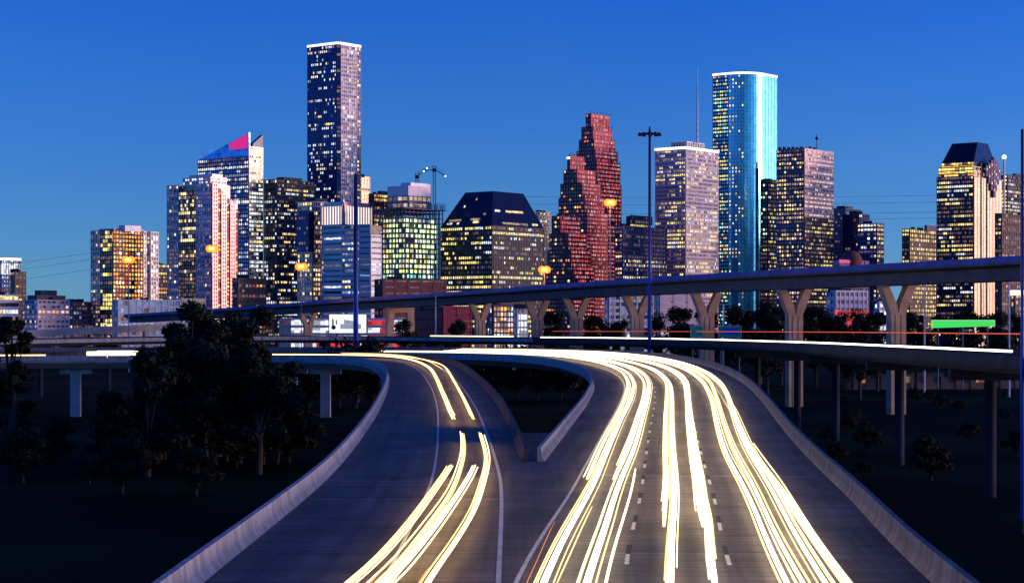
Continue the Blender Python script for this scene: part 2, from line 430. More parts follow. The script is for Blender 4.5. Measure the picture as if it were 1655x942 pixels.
# barriers (F shape)
def barrier(r_, s0, s1, d, side, label, h=.86, mat='barrier'):
    mb = MB()
    prof = [(0, 0.0), (.06 * side, .10), (.2 * side, .32), (.26 * side, h), (.48 * side, h + .01), (.5 * side, -.55), (0.02 * side, -.55)]
    if side < 0: prof = prof[::-1]
    q = s0
    while q < s1 - .5:
        e = min(s1, q + 7.6); r_.sweep(mb, q, e - .07, prof, d); q = e
    return tag(mb.build('concrete_barrier', M[mat]), label, 'barrier')
barrier(RL, 0, eL, dLB, -1, 'long pale concrete barrier sweeping along the left edge of the left carriageway')
barrier(RL, sN_L, eL, dRB, 1, 'dark concrete barrier on the left rim of the black gap between the carriageways', .8, 'umber')
barrier(EL, sN_R, eR, dIN, -1, 'short pale concrete barrier bending round the right rim of the black gap between the carriageways')
barrier(EL, 0, eR, dOUT, 1, 'long curved concrete barrier along the right edge of the right carriageway', .86, 'darker')
# painted lines
def line(r_, s0, s1, d, w, parent, name='edge_line', mat='paint', dash=None):
    mb = MB()
    if dash is None: r_.strip(mb, s0, s1, d - w / 2, d + w / 2, .012)
    else:
        s = s0
        while s < s1:
            r_.strip(mb, s, s + dash[0], d - w / 2, d + w / 2, .012); s += dash[1]
    return tag(mb.build(name, M[mat], parent), kind=None)
line(EL, 0, EL.sY(340), .1, .16, road_r)
line(EL, 0, EL.sY(340), 11.0, .16, road_r)
for d in (3.7, 7.35):
    line(EL, 2, EL.sY(330), d, .16, road_r, 'lane_dashes', 'paint', (3.2, 12.2))
    line(EL, 5.2, EL.sY(330), d, .2, road_r, 'contrast_dashes', 'blackpaint', (3.2, 12.2))
line(RL, 0, RL.sY(330), .05, .18, road_l)
line(RL, 0, RL.sY(340), -3.75, .14, road_l)
for r_, par, d0, d1, Ys in ((RL, road_l, -9.3, 0, (97, 158)), (EL, road_r, .3, 13.5, (113, 151))):   # light expansion joints
    for Y in Ys:
        mb = MB(); r_.strip(mb, r_.sY(Y), r_.sY(Y) + .22, d0, d1, .007, 6); mb.build('expansion_joint', M['barrier'], par)

# ------------------------------------------------------------------ traffic light trails: glowing ribbons of headlight height, hung over the lanes
def smooth_path(pts):
    P = np.array(pts, float)
    P = np.vstack([2 * P[0] - P[1], P, 2 * P[-1] - P[-2]]); out = []
    for i in range(1, len(P) - 2):
        p0, p1, p2, p3 = P[i - 1:i + 3]; n = max(3, int(abs(p2[0] - p1[0]) / 4))
        for t in np.linspace(0, 1, n, endpoint=False):
            out.append(.5 * ((2 * p1) + (-p0 + p2) * t + (2 * p0 - 5 * p1 + 4 * p2 - p3) * t * t + (-p0 + 3 * p1 - 3 * p2 + p3) * t ** 3))
    out.append(P[-2]); return np.array(out)
def trail(r_, px, rad, mat, label, far=None, dz=.65, dfar=None, group=None):
    """px: photo pixels from far to near; far: arc length where the trail begins, kept at the lane offset of its first point"""
    sd = [r_.px(x, y, dz) for x, y in px]
    sd.sort(key=lambda q: -q[0])
    if far is not None:
        s0, d0 = sd[0]; df = dfar if dfar is not None else d0
        n = max(2, int((far - s0) / 25)); pre = [(far + (s0 - far) * i / n, df + (d0 - df) * (i / n) ** 2) for i in range(n)]
        sd = pre + sd
    P = smooth_path(sd)
    ds = np.abs(np.diff(P[:, 0], prepend=P[0, 0] + 1)); 
    pts = np.array([r_.at(s, d, dz) for s, d in P])
    mb = MB(); n = len(pts)
    rr = np.full(n, rad * .92); rr[0] *= .6; rr[-1] *= .6
    mb.tube(pts, rr * .54, 8, .8)
    o = tag(mb.build('light_trail', M[mat], None, True), label, 'light trail', group)
    if rad > .11:
        rg_ = random.Random(label)
        for sgn in (-1, 1, 1 if rg_.random() < .5 else -1):
            k = rg_.uniform(.65, 1.25) * rad * sgn; dz2 = dz + rg_.uniform(-.12, .16); m2 = rg_.choice(('trail_l', 'trail_y', 'trail')); a = int(rg_.uniform(0, .05) * n); b = n - int(rg_.uniform(0, .04) * n)
            if far is not None: a = 0
            q = np.array([r_.at(s, d + k, dz2) for s, d in P[a:b]]); mb = MB(); mb.tube(q, rg_.uniform(.018, .034), 6); mb.build('streak', M[m2], o, True)
    return o
TL = 'traffic light trails'
def s_at(r_, px):
    xs = CX + F * r_.P[:, 0] / r_.P[:, 1]; k = int(np.argmax(r_.P[:, 1] > 330)); return float(r_.s[k + int(np.argmin(np.abs(xs[k:] - px)))])
fl, fl2, fr, fr2 = s_at(RL, 400), s_at(RL, 560), s_at(EL, 690), s_at(EL, 600)
lt = [
 ([(697, 596), (712, 625), (725, 655), (735, 677)], .17, 'trail_l', 'left of two cream trails ending midway down the left carriageway', fl, .65, -2.6),
 ([(715, 590), (735, 617), (752, 648), (765, 677)], .17, 'trail_l', 'right of two cream trails ending midway down the left carriageway', fl2, .65, -1.0),
 ([(747, 700), (749, 726), (742, 760), (725, 800), (690, 850), (645, 905), (590, 962)], .15, 'trail_l', 'cream trail curling left from the light joint, second from left across the left carriageway', None, .65, None),
 ([(777, 700), (786, 735), (780, 780), (764, 825), (735, 875), (705, 918), (672, 965)], .16, 'trail_l', 'rightmost cream trail curling down the lit lane of the left carriageway', None, .65, None),
 ([(728, 750), (706, 785), (665, 840), (620, 890), (565, 940), (540, 962)], .16, 'trail_l', 'leftmost cream trail swinging out over the dark lane of the left carriageway', None, .65, None),
 ([(768, 750), (747, 790), (707, 845), (662, 900), (618, 950), (605, 964)], .15, 'trail', 'pale trail between two cream ones low on the left carriageway', None, .65, None),
 ([(762, 762), (743, 797), (706, 850), (664, 903), (615, 964)], .06, 'trail_y', 'thin yellow trail hugging a pale one low on the left carriageway', None, .55, None),
 ([(698, 912), (684, 932), (662, 964)], .07, 'trail_o', 'short orange trail at the bottom of the left carriageway', None, .7, None),
 ([(622, 912), (607, 932), (585, 962)], .07, 'trail_r', 'short red trail at the bottom of the left carriageway', None, .7, None),
 ([(692, 583), (715, 596)], .1, 'trail_y', 'yellow trail riding the outside of the far left bend', fl2, 1.0, -1.8),
]
for px, rad, mat, lab, far, dz, df in lt: trail(RL, px, rad, mat, lab, far, dz, df)
rt = [
 ([(1013, 612), (1012, 640), (1000, 668), (975, 715), (948, 775)], .19, 'trail', 'leftmost cream trail of the right carriageway, stopping above the gore paint', fr, .65),
 ([(1022, 612), (1022, 640), (1003, 680), (980, 733), (930, 835), (877, 945), (868, 965)], .22, 'trail_w', 'broad leftmost white trail running to the bottom edge beside the gore paint', fr2, .65),
 ([(1037, 612), (1040, 640), (1025, 690), (1010, 730), (991, 775)], .16, 'trail', 'cream trail that stops midway in the left lane of the right carriageway', fr2, .65),
 ([(1046, 612), (1048, 640), (1028, 714), (1002, 778), (975, 860), (948, 942), (940, 966)], .24, 'trail_w', 'broadest white trail, in the left lane of the right carriageway', fr2, .65),
 ([(1027, 757), (1005, 845), (978, 945), (972, 966)], .1, 'trail', 'narrow cream trail just left of the first dashed line', None, .6),
 ([(957, 818), (928, 880), (894, 958)], .05, 'trail_y', 'thin yellow trail beside the broad leftmost white one', None, .5),
 ([(895, 845), (870, 900), (845, 955)], .024, 'trail_o', 'hair thin orange trail along the gore edge line', None, .6),
 ([(1075, 615), (1078, 650), (1077, 740), (1073, 850)], .16, 'trail', 'cream trail that stops in the middle lane near the first dashed line', fr, .65),
 ([(1080, 615), (1086, 650), (1090, 760), (1088, 850), (1086, 965)], .19, 'trail_w', 'long white trail down the left half of the middle lane', fr, .65),
 ([(1079, 905), (1076, 965)], .08, 'trail', 'stub of a cream trail at the bottom of the middle lane', None, .6),
 ([(1098, 610), (1110, 645), (1114, 700), (1126, 790), (1136, 850)], .15, 'trail', 'cream trail that stops in the middle lane near the second dashed line', fr, .65),
 ([(1104, 610), (1114, 645), (1121, 700), (1136, 790), (1146, 850), (1160, 965)], .2, 'trail_w', 'long white trail down the right half of the middle lane', fr, .65),
 ([(1128, 612), (1151, 647), (1172, 727), (1225, 836), (1272, 942), (1283, 966)], .18, 'trail_w', 'white trail on the left side of the right lane', fr, .65),
 ([(1140, 612), (1164, 662), (1187, 727), (1250, 854), (1300, 945), (1311, 966)], .15, 'trail', 'cream trail in the centre of the right lane', fr, .65),
 ([(1146, 608), (1173, 633), (1203, 716), (1281, 854), (1334, 940), (1350, 966)], .16, 'trail_w', 'white trail second from the right edge line', fr, .65),
 ([(1160, 614), (1188, 669), (1222, 738), (1305, 854), (1368, 940), (1388, 966)], .17, 'trail_w', 'rightmost white trail beside the dark shoulder', fr, .65),
 ([(1218, 716), (1300, 835), (1358, 918), (1390, 964)], .06, 'trail', 'thin cream trail squeezed between the two rightmost white ones', None, .75),
 ([(1194, 669), (1228, 738), (1310, 851), (1376, 940), (1396, 966)], .06, 'trail_y', 'thin yellow trail edging the rightmost white one', EL.sY(260), .5),
]
for d, z, a, b, rad, mat, lab in ((-2.4, .65, 312, 146, .6, 'trail', 'short dazzling streak seen between columns at far left'), (-1.2, 1.1, 300, 150, .22, 'trail_w', 'second dazzling streak stacked over another at far left'), (-3.4, .6, 78, -30, .12, 'trail_l', 'thin broken looking streak at the left border')):
    mb = MB(); ss = np.linspace(s_at(RL, a), s_at(RL, b), 30); mb.tube([RL.at(q, d, z) for q in ss], rad, 8)
    tag(mb.build('light_trail', M[mat], None, True), lab, 'light trail')
for px, rad, mat, lab, far, dz in rt: trail(EL, px, rad, mat, lab, far, dz)

# ------------------------------------------------------------------ flyover on Y piers and the lower viaduct
def px_path(L): return np.array([(X_(x, Y), Y, Z_(y, Y)) for x, y, Y in L])
def resample3(P, step=6):
    s = np.r_[0, np.cumsum(np.linalg.norm(np.diff(P, axis=0), axis=1))]; n = int(s[-1] / step) + 2
    ss = np.linspace(0, s[-1], n); Q = np.c_[[np.interp(ss, s, P[:, k]) for k in range(3)]].T
    for _ in range(10): Q[1:-1] = .25 * Q[:-2] + .5 * Q[1:-1] + .25 * Q[2:]
    return Q
def sweep3(mb, Q, prof):
    T = np.gradient(Q, axis=0); T[:, 2] = 0; T /= np.linalg.norm(T, axis=1)[:, None]
    Nn = np.c_[T[:, 1], -T[:, 0], np.zeros(len(T))]
    k = len(prof); vs = []
    for q, nn in zip(Q, Nn):
        for d, z in prof: vs.append(q + nn * d + np.array((0, 0, z)))
    n = len(Q)
    mb.add(vs, [(i * k + j, (i + 1) * k + j, (i + 1) * k + (j + 1) % k, i * k + (j + 1) % k) for i in range(n - 1) for j in range(k)]
           + [tuple(range(k)), tuple((n - 1) * k + j for j in range(k - 1, -1, -1))])
    return Nn
# near parapet top line, right to left; +d = away from the camera
fly = resample3(px_path([(1850, 398, 300), (1740, 404, 328), (1655, 410, 350), (1455, 422, 388), (1283, 433, 425), (1145, 441, 467), (1028, 449, 512), (933, 456, 558), (865, 461, 602), (780, 468, 660), (645, 480, 735), (495, 491, 820), (400, 497, 880), (300, 502, 950), (200, 508, 1010)]))
fly[:, 2] = np.interp(np.arange(len(fly)), [0, len(fly) * .35, len(fly) * .65, len(fly) - 1], [fly[0, 2], 30.2, 30.0, fly[-1, 2]]) * .5 + fly[:, 2] * .5
fv = empty('flyover_bridge', tuple(fly[len(fly) // 2] * (1, 1, 0)), 'high curved concrete flyover crossing in front of the skyline on forked piers', 'flyover')
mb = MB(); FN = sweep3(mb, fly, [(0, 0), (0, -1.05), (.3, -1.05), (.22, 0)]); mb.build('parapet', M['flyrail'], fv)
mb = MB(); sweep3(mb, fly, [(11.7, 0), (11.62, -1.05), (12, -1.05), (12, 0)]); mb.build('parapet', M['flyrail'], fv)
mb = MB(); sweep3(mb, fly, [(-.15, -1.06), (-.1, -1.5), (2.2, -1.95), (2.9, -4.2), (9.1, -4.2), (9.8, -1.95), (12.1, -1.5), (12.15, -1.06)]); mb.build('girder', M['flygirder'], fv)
mb = MB(); sweep3(mb, fly, [(.31, -1.0), (.31, -1.055), (11.6, -1.055), (11.6, -1.0)]); mb.build('deck_surface', M['road'], fv)
def on_line(Q, Nn, d, px):
    C = Q + Nn * d; xs = CX + F * C[:, 0] / C[:, 1]
    i = int(np.argmin(np.abs(xs - px))); return C[i], Nn[i]
def y_pier(px, label, k=1.0):
    c, n = on_line(fly, FN, 6.0, px); zt = c[2] - 4.25; t = np.array((-n[1], n[0], 0))
    r = empty('bridge_pier', (c[0], c[1], 0), label, 'bridge pier', 'forked piers of the flyover')
    if n[0] < 0: n = -n
    def P(u, w, z): return c * (1, 1, 0) + n * u + t * w + np.array((0, 0, z))
    zk = zt - 5.6
    mb = MB()
    def sect(u0, u1, z, w=.95): return [P(u0, -w, z), P(u1, -w, z), P(u1, w, z), P(u0, w, z)]
    def loft(secs):
        for a, b in zip(secs[:-1], secs[1:]): mb.add(a + b, [(0, 1, 5, 4), (1, 2, 6, 5), (2, 3, 7, 6), (3, 0, 4, 7)])
        mb.add(secs[0], [(3, 2, 1, 0)]); mb.add(secs[-1], [(0, 1, 2, 3)])
    loft([sect(-1.75, 1.75, -.2), sect(-1.75, 1.75, zk - .01)])
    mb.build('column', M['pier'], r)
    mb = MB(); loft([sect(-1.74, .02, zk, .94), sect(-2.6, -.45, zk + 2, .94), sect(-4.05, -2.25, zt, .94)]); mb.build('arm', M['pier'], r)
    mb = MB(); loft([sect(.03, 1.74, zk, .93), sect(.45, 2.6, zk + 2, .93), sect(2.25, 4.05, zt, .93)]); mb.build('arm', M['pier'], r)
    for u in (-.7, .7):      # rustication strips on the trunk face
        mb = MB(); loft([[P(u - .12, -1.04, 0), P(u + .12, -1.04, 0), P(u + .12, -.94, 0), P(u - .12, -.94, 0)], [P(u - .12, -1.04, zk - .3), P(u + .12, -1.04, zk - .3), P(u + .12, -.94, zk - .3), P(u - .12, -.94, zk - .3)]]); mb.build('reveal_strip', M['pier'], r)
for px, lab in ((1455, 'rightmost forked concrete pier, tinted orange like lamplight, left of the green lit sign'), (1283, 'forked pier in front of the red lit low building'), (1145, 'forked pier with teal road signs on both sides'),
                (1028, 'forked pier just left of the tall lamp mast'), (933, 'forked pier beneath the stepped red tower'), (865, 'forked pier right of the brightly lit mottled building'),
                (780, 'forked pier between the brick block and the mottled building'), (497, 'squat forked pier left of the white billboard'), (1640, 'forked pier at the right edge of the picture')):
    if px < 1600: y_pier(px, lab)
# portal bent
c, n = on_line(fly, FN, 6.0, 646); zt = c[2] - 4.25
if n[0] < 0: n = -n
t = np.array((-n[1], n[0], 0))
r = empty('portal_pier', (c[0], c[1], 0), 'pale portal frame pier with two splayed legs right of the white billboard', 'bridge pier')
def P3(u, w, z): return c * (1, 1, 0) + n * u + t * w + np.array((0, 0, z))
for sgn in (-1, 1):
    mb = MB()
    a = [P3(sgn * 5.2 - 1.2, -1.2, 0), P3(sgn * 5.2 + 1.2, -1.2, 0), P3(sgn * 5.2 + 1.2, 1.2, 0), P3(sgn * 5.2 - 1.2, 1.2, 0)]
    b = [P3(sgn * 3.9 - 1.3, -1.2, zt - 1.9), P3(sgn * 3.9 + 1.3, -1.2, zt - 1.9), P3(sgn * 3.9 + 1.3, 1.2, zt - 1.9), P3(sgn * 3.9 - 1.3, 1.2, zt - 1.9)]
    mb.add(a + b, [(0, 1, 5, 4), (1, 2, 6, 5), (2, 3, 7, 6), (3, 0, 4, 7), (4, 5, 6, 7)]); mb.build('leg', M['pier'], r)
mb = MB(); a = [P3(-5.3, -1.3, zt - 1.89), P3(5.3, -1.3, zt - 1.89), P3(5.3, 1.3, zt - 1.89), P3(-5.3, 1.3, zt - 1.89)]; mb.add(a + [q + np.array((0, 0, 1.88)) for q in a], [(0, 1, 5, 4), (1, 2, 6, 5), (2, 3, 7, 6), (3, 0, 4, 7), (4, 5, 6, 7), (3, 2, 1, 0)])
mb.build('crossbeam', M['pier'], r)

via = resample3(px_path([(1800, 582, 150), (1750, 580, 158), (1650, 576, 172), (1300, 557, 300), (1160, 552, 380), (1060, 549.5, 440), (980, 548, 485), (900, 547, 520), (760, 546, 552), (600, 544.5, 560), (430, 543, 548), (220, 546, 520), (40, 549, 485), (-80, 552, 455)]))
vv = empty('lower_viaduct', tuple(via[len(via) // 2] * (1, 1, 0)), 'long low viaduct with a pale parapet running beneath the flyover', 'viaduct')
VX = CX + F * via[:, 0] / via[:, 1]; kv = int(np.argmin(np.abs(VX - 860)))
VN = sweep3(MB(), via, [(0, 0), (0, -.95), (.3, -.95), (.2, 0)])
for sl, mt in ((via[:kv + 1], 'shade_conc'), (via[kv:], 'barrier')):  # right half dark: shadow put into its concrete colour
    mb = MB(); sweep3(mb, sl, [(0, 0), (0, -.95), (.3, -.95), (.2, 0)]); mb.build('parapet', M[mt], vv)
mb = MB(); sweep3(mb, via, [(9.8, .25), (9.7, -.7), (10.1, -.7), (10, .25)]); mb.build('parapet', M['shade_conc'], vv)
mb = MB(); sweep3(mb, via, [(-.12, -.96), (-.05, -1.2), (1.6, -1.25), (1.7, -1.75), (8.4, -1.75), (8.5, -1.25), (10.1, -1.1), (10.12, -.71)]); mb.build('girder', M['shade_conc'], vv)
def via_pier(px, label):
    c, n = on_line(via, VN, 5, px); r = empty('viaduct_pier', (c[0], c[1], 0), label, 'bridge pier', 'round column piers of the lower viaduct')
    zt = c[2] - 1.77; mb = MB(); mb.tube([(c[0], c[1], -.2), (c[0], c[1], zt - 1.1)], .6, 14); mb.build('column', M['shade_conc'], r, True)
    u = n[:2] / np.linalg.norm(n[:2]); mb = MB(); mb.obox(c[:2] - u * 4.2, u, 0, (-u[1], u[0]), 8.4, 1.5, zt - 1.1, zt, -.75); mb.build('cap_beam', M['shade_conc'], r)
for px, lab in ((1455, 'thick column below the orange forked pier'), (1600, 'column under the low viaduct near the right border'), (1345, 'column under the viaduct between the two right forked piers'), (1283, 'pale column below the forked pier by the red lit building'), (1225, 'column under the viaduct close to the right barrier bend'),
                (700, 'column under the viaduct left of the brick block'), (540, 'column under the viaduct beneath the white billboard'), (330, 'column under the viaduct behind the left trees'), (190, 'column under the viaduct over the left lit road'), (112, 'column under the viaduct at far left over bright trails'), (70, 'column under the viaduct beyond the leftmost tree')):
    via_pier(px, lab)
def along(Q, Nn, d, z, x0, x1, rad, mat, name, label, cat='light trail'):
    C = Q + Nn * d; xs = CX + F * C[:, 0] / C[:, 1]
    pts = [p + np.array((0, 0, z)) for p, x in zip(C, xs) if x0 <= x <= x1]
    mb = MB(); mb.tube(pts, rad, 8); return tag(mb.build(name, M[mat], None, True), label, cat)
along(via, VN, 2.6, .3, 868, 1652, .11, 'trail_w', 'light_trail', 'single white trail along the low viaduct at right')
along(via, VN, 6.5, 1.9, 880, 1660, .06, 'trail_r', 'light_trail', 'thin red trail high above the low viaduct at right')
along(via, VN, 2.2, .45, 690, 850, .12, 'trail', 'light_trail', 'short cream trail on the low viaduct below the brick block')
# piers under the carriageways
def deck_pier(r_, s, d, label):
    p_ = r_.at(s, d); rt_ = empty('deck_pier', (p_[0], p_[1], 0), label, 'bridge pier', 'square piers under the carriageways')
    mb = MB(); mb.box(p_[0] - .95, p_[0] + .95, p_[1] - .8, p_[1] + .8, -.2, p_[2] - 2.9); mb.build('column', M['conc'], rt_)
    mb = MB(); mb.box(p_[0] - 3, p_[0] + 3, p_[1] - .9, p_[1] + .9, p_[2] - 2.89, p_[2] - 1.85); mb.build('cap_beam', M['conc'], rt_)
for i, (px, lab) in enumerate(((560, 'square pier under the far left bend, right of two'), (488, 'square pier under the far left bend, left of two'), (405, 'square pier half hidden behind the left trees'), (250, 'square pier in the dark below the left bridge'), (130, 'square pier under the lit road at far left'))):
    xs = np.array([CX + F * a[0] / a[1] for a in RL.P]); k = np.argmax(RL.P[:, 1] > 340); j = k + int(np.argmin(np.abs(xs[k:] - px)))
    deck_pier(RL, RL.s[j], -6, lab)
# far left connector with a reddish parapet
con = resample3(px_path([(-60, 540, 800), (60, 533, 860), (180, 527, 920), (290, 522, 980), (420, 519, 1020)]))
cv = empty('connector_bridge', tuple(con[3] * (1, 1, 0)), 'thin connector bridge rising behind the low viaduct at far left', 'bridge')
mb = MB(); sweep3(mb, con[::-1], [(0, 0), (0, -1), (.3, -1), (.3, 0)]); mb.build('parapet', M['barrier'], cv)
mb = MB(); CN = sweep3(mb, con[::-1], [(.1, -1.01), (.2, -3.2), (9, -3.2), (9, -1.01)]); mb.build('girder', M['girder'], cv)
for q in con[2::6]:
    mb = MB(); mb.tube([(q[0], q[1] + 5, 0), (q[0], q[1] + 5, q[2] - 3.1)], .9, 10); mb.build('column', M['conc'], cv)

# ------------------------------------------------------------------ towers
TH = 38
class Tower:
    def __init__(s, name, label, cat, Y, xc, group=None):
        s.Y = Y; s.root = empty(name, (X_(xc, Y), Y, 0), label, cat, group); s.rng = random.Random(label); s.lit = []; s.frame = {}
        s.body = {}
    def corners(s, xl, xc, xr, Y=None, th=TH):
        Y = Y or s.Y; C = np.array((X_(xc, Y), Y)); t = R(th)
        def hit(px, d):
            k = (px - CX) / F; return C + d * ((k * C[1] - C[0]) / (d[0] - k * d[1]))
        A = hit(xl, np.array((-math.cos(t), math.sin(t)))); B = hit(xr, np.array((math.sin(t), math.cos(t))))
        return A, C, B, A + B - C
    def mbof(s, mat, kind='body'):
        return s.__dict__.setdefault('_m', {}).setdefault((kind, mat), MB())
    def block(s, xl, xc, xr, yt, mat, yb=None, Y=None, th=TH, z0=0, kind='wall'):
        A, C, B, D = s.corners(xl, xc, xr, Y, th); z1 = Z_(yt, Y or s.Y); z0 = z0 if yb is None else Z_(yb, Y or s.Y)
        s.mbof(mat, kind).prism([A, C, B, D], z0, z1); return A, C, B, D, z0, z1
    def facade(s, P, Q, z0, z1, fmat, fh=4.0, bw=3.0, sp=.48, fw=.8, lit=.3, mats=('warm',), run=3, band=None, dim=.45, dmats=('glim', 'glim', 'glimv'), proud=.3, fins=True, spands=True):
        """P->Q: face seen left to right; frame grid in front of the glass, lit windows between"""
        P = np.array(P[:2], float); Q = np.array(Q[:2], float); W = np.linalg.norm(Q - P); u = (Q - P) / W; n = np.array((u[1], -u[0]))
        nb = max(1, round(W / bw)); bw = W / nb; nf = max(1, round((z1 - z0) / fh)); fh = (z1 - z0) / nf
        g = s.mbof(fmat, 'facade_grid')
        e = s.rng.random() * .02
        if spands:
            for k in range(nf): g.obox(P, u, 0, n, W, proud + e, z0 + k * fh, z0 + k * fh + sp * fh)
        if fins:
            for b in range(nb + 1):
                w0 = min(max(b * bw - fw / 2, 0), W - fw); g.obox(P, u, w0, n, fw, proud + .14 + e, z0, z1 + .12 + e)
        g.obox(P, u, 0, n, W, proud + .08 + e, z1 - .02, z1 + .9 + e)
        for k in range(nf):
            h = (k + .5) / nf; pf = lit(h, s.rng) if callable(lit) else lit
            busy = s.rng.random(); pf = pf * (.12 + 2.5 * busy ** 2); b = 0; dimk = dim * (1.7 if s.rng.random() < .45 else .3)
            while b < nb:
                run_ = max(1, run * .6)
                if s.rng.random() < pf / max(1, run_ * .5):
                    L = min(nb - b, 1 + int(s.rng.expovariate(1 / max(.01, run_ - .9)) if run_ > 1 else 0))
                    s.lit.append((P + u * (b * bw + (fw / 2 if True else 0)), u, n, L * bw - fw, z0 + k * fh + sp * fh, z0 + (k + 1) * fh - .05, s.rng.choice(mats))); b += L
                else:
                    if lit and s.rng.random() < dimk: s.lit.append((P + u * (b * bw + fw / 2), u, n, bw - fw, z0 + k * fh + sp * fh, z0 + (k + 1) * fh - .05, s.rng.choice(dmats)))
                    b += 1
    def strip(s, P, Q, z0, z1, mat, proud=.6, name='light_strip'):
        P = np.array(P[:2]); Q = np.array(Q[:2]); W = np.linalg.norm(Q - P); u = (Q - P) / W; n = np.array((u[1], -u[0]))
        mb = MB(); mb.obox(P, u, -.3, n, W + .6, proud, z0, z1, .02); return mb.build(name, M[mat], s.root)
    def done(s):
        for (kind, mat), mb in s.__dict__.get('_m', {}).items(): mb.build(kind, M[mat], s.root)
        L = sorted(s.lit, key=lambda w: -w[3] * (w[5] - w[4])); off = s.root.location
        for P, u, n, w, z0, z1, m_ in L[:100]:
            o = bpy.data.objects.new('lit_window', unit_window(m_)); COL.objects.link(o); o.parent = s.root
            o.location = (P[0] - off[0], P[1] - off[1], z0); o.rotation_euler = (0, 0, math.atan2(u[1], u[0])); o.scale = (w, 1, z1 - z0)
        rest = {}
        for P, u, n, w, z0, z1, m_ in L[100:]:
            rest.setdefault(m_, MB()).obox(P, u, 0, n, w, .12, z0, z1, .03)
        for m_, mb in rest.items(): tag(mb.build('lit_window', M[m_], s.root), kind='stuff')
        return s
_uw = {}
def unit_window(m_):
    if m_ not in _uw:
        me = bpy.data.meshes.new('lit_window')
        me.from_pydata([(0, -.15, 0), (1, -.15, 0), (1, -.03, 0), (0, -.03, 0), (0, -.15, 1), (1, -.15, 1), (1, -.03, 1), (0, -.03, 1)], [],
                       [(0, 3, 2, 1), (4, 5, 6, 7), (0, 1, 5, 4), (1, 2, 6, 5), (2, 3, 7, 6), (3, 0, 4, 7)])
        me.materials.append(M[m_]); _uw[m_] = me
    return _uw[m_]
def simple(name, label, cat, Y, xl, xc, xr, yt, wall, grid, left, right=None, th=TH, roofbox=True, crown=None, z0=0):
    t = Tower(name, label, cat, Y, xc); A, C, B, D, z0, z1 = t.block(xl, xc, xr, yt, wall, th=th)
    l = dict(left); r_ = dict(right or left)
    t.facade(A, C, z0, z1, l.pop('grid', grid), **l); t.facade(C, B, z0, z1, r_.pop('grid', grid), **r_)
    if crown: t.strip(A, C, z1 - .2, z1 + 2.2, crown, 1.0, 'crown_light'); t.strip(C, B, z1 - .2, z1 + 2.2, crown, 1.0, 'crown_light')
    if roofbox:
        c = (A + C + B + D) / 4; q = lambda P: c + (P - c) * .5
        t.mbof('fr_dark', 'roof_plant').prism([q(A), q(C), q(B), q(D)], z1 - .5, z1 + 4)
    t.A, t.C, t.B, t.D, t.z1 = A, C, B, D, z1
    for _ in range(t.rng.randint(3, 6)):
        a_, b_ = t.rng.uniform(.12, .88), t.rng.uniform(.08, .5); p_ = C + (A - C) * a_ + (B - C) * b_; w_ = t.rng.uniform(1, 3.2)
        mb = MB(); mb.box(p_[0] - w_, p_[0] + w_, p_[1] - 1.5, p_[1] + 1.5, z1 - .4, z1 + t.rng.uniform(1.5, 3.4) * min(1, Y / 1500)); mb.build('roof_vent', M['fr_dark'], t.root)
    return t
W_ = dict
# --- far left group
t = simple('glass_tower', 'pale blue glass block with glowing white crown at the left border', 'office tower', 1900, -22, 2, 33, 420, 'blue', 'fr_navy', W_(lit=.1, mats=('white',)), W_(lit=.25, mats=('white', 'cool'), run=2), crown='crown', roofbox=False)
t.strip(t.C, t.B, t.z1 - 14, t.z1 - 3, 'white', .3, 'lit_top_floor'); t.done()
simple('tan_slab', 'narrow tan concrete slab beside the glowing white crown at the left border', 'building', 1850, 18, 24, 42, 440, 'fr_tan', 'fr_tan', W_(lit=.1, mats=('amber',)), W_(lit=.12, mats=('amber',), sp=.6, bw=4), roofbox=False).done()
simple('striped_block', 'low white striped building at the left border', 'building', 1500, -30, -6, 30, 478, 'black', 'fr_white', W_(lit=.2), W_(lit=.35, sp=.45, fh=5, run=5, mats=('white', 'warm'), fins=False), roofbox=False).done()
t = simple('old_building', 'wide old low brown building with stepped roof at far left', 'building', 1600, 40, 60, 112, 486, 'fr_brown', 'fr_lilac', W_(lit=.12), W_(lit=.2, fw=1.2, sp=.5, bw=4.5, mats=('amber', 'pink'), run=1), roofbox=False)
A, C, B, D, z0, z1 = t.block(44, 60, 106, 477, 'fr_brown', Y=1603); A, C, B, D, z0, z1 = t.block(56, 66, 92, 469, 'fr_dark', Y=1610); t.done()
simple('dark_block', 'low dark blue block between the old brown building and orange lit tower', 'building', 1700, 104, 118, 150, 489, 'purple', 'fr_purple', W_(lit=.08), W_(lit=.1, mats=('cool',)), roofbox=False).done()
# --- orange hotel
t = Tower('hotel_tower', 'brown tower flooded with orange light at its middle, left of the tall pink stone tower', 'hotel tower', 1700, 182)
A, C, B, D, z0, z1 = t.block(147, 182, 240, 373, 'bronze')
K = A + (C - A) * .45
t.facade(A, K, z0, z1, 'fr_pink', fh=3.6, bw=3.2, sp=.45, fw=.9, lit=.14, mats=('warm', 'pink'), run=1)
t.facade(K, C, z0, z1, 'fr_dark', fh=3.6, bw=3.2, sp=.25, fw=.3, lit=.3, mats=('yellow', 'warm'), run=4)
K2 = C + (B - C) * .85
t.facade(C, K2, z0, z1, 'fr_brown', fh=3.6, bw=3.4, sp=.4, fw=1.0, lit=2, mats=('amber', 'amber', 'red', 'yellow'), run=1)
t.facade(K2, B, z0, z1, 'fr_white', fh=3.6, bw=3.2, sp=.4, fw=.9, lit=.3, mats=('warm',), run=1)
t.strip(C, K2, z1 - 9, z1 - 1, 'amber', .2, 'lit_top_floor'); t.block(160, 184, 232, 369, 'fr_lilac', Y=1706, z0=z1 - .5); t.block(192, 202, 228, 364, 'fr_white', Y=1708, z0=z1)
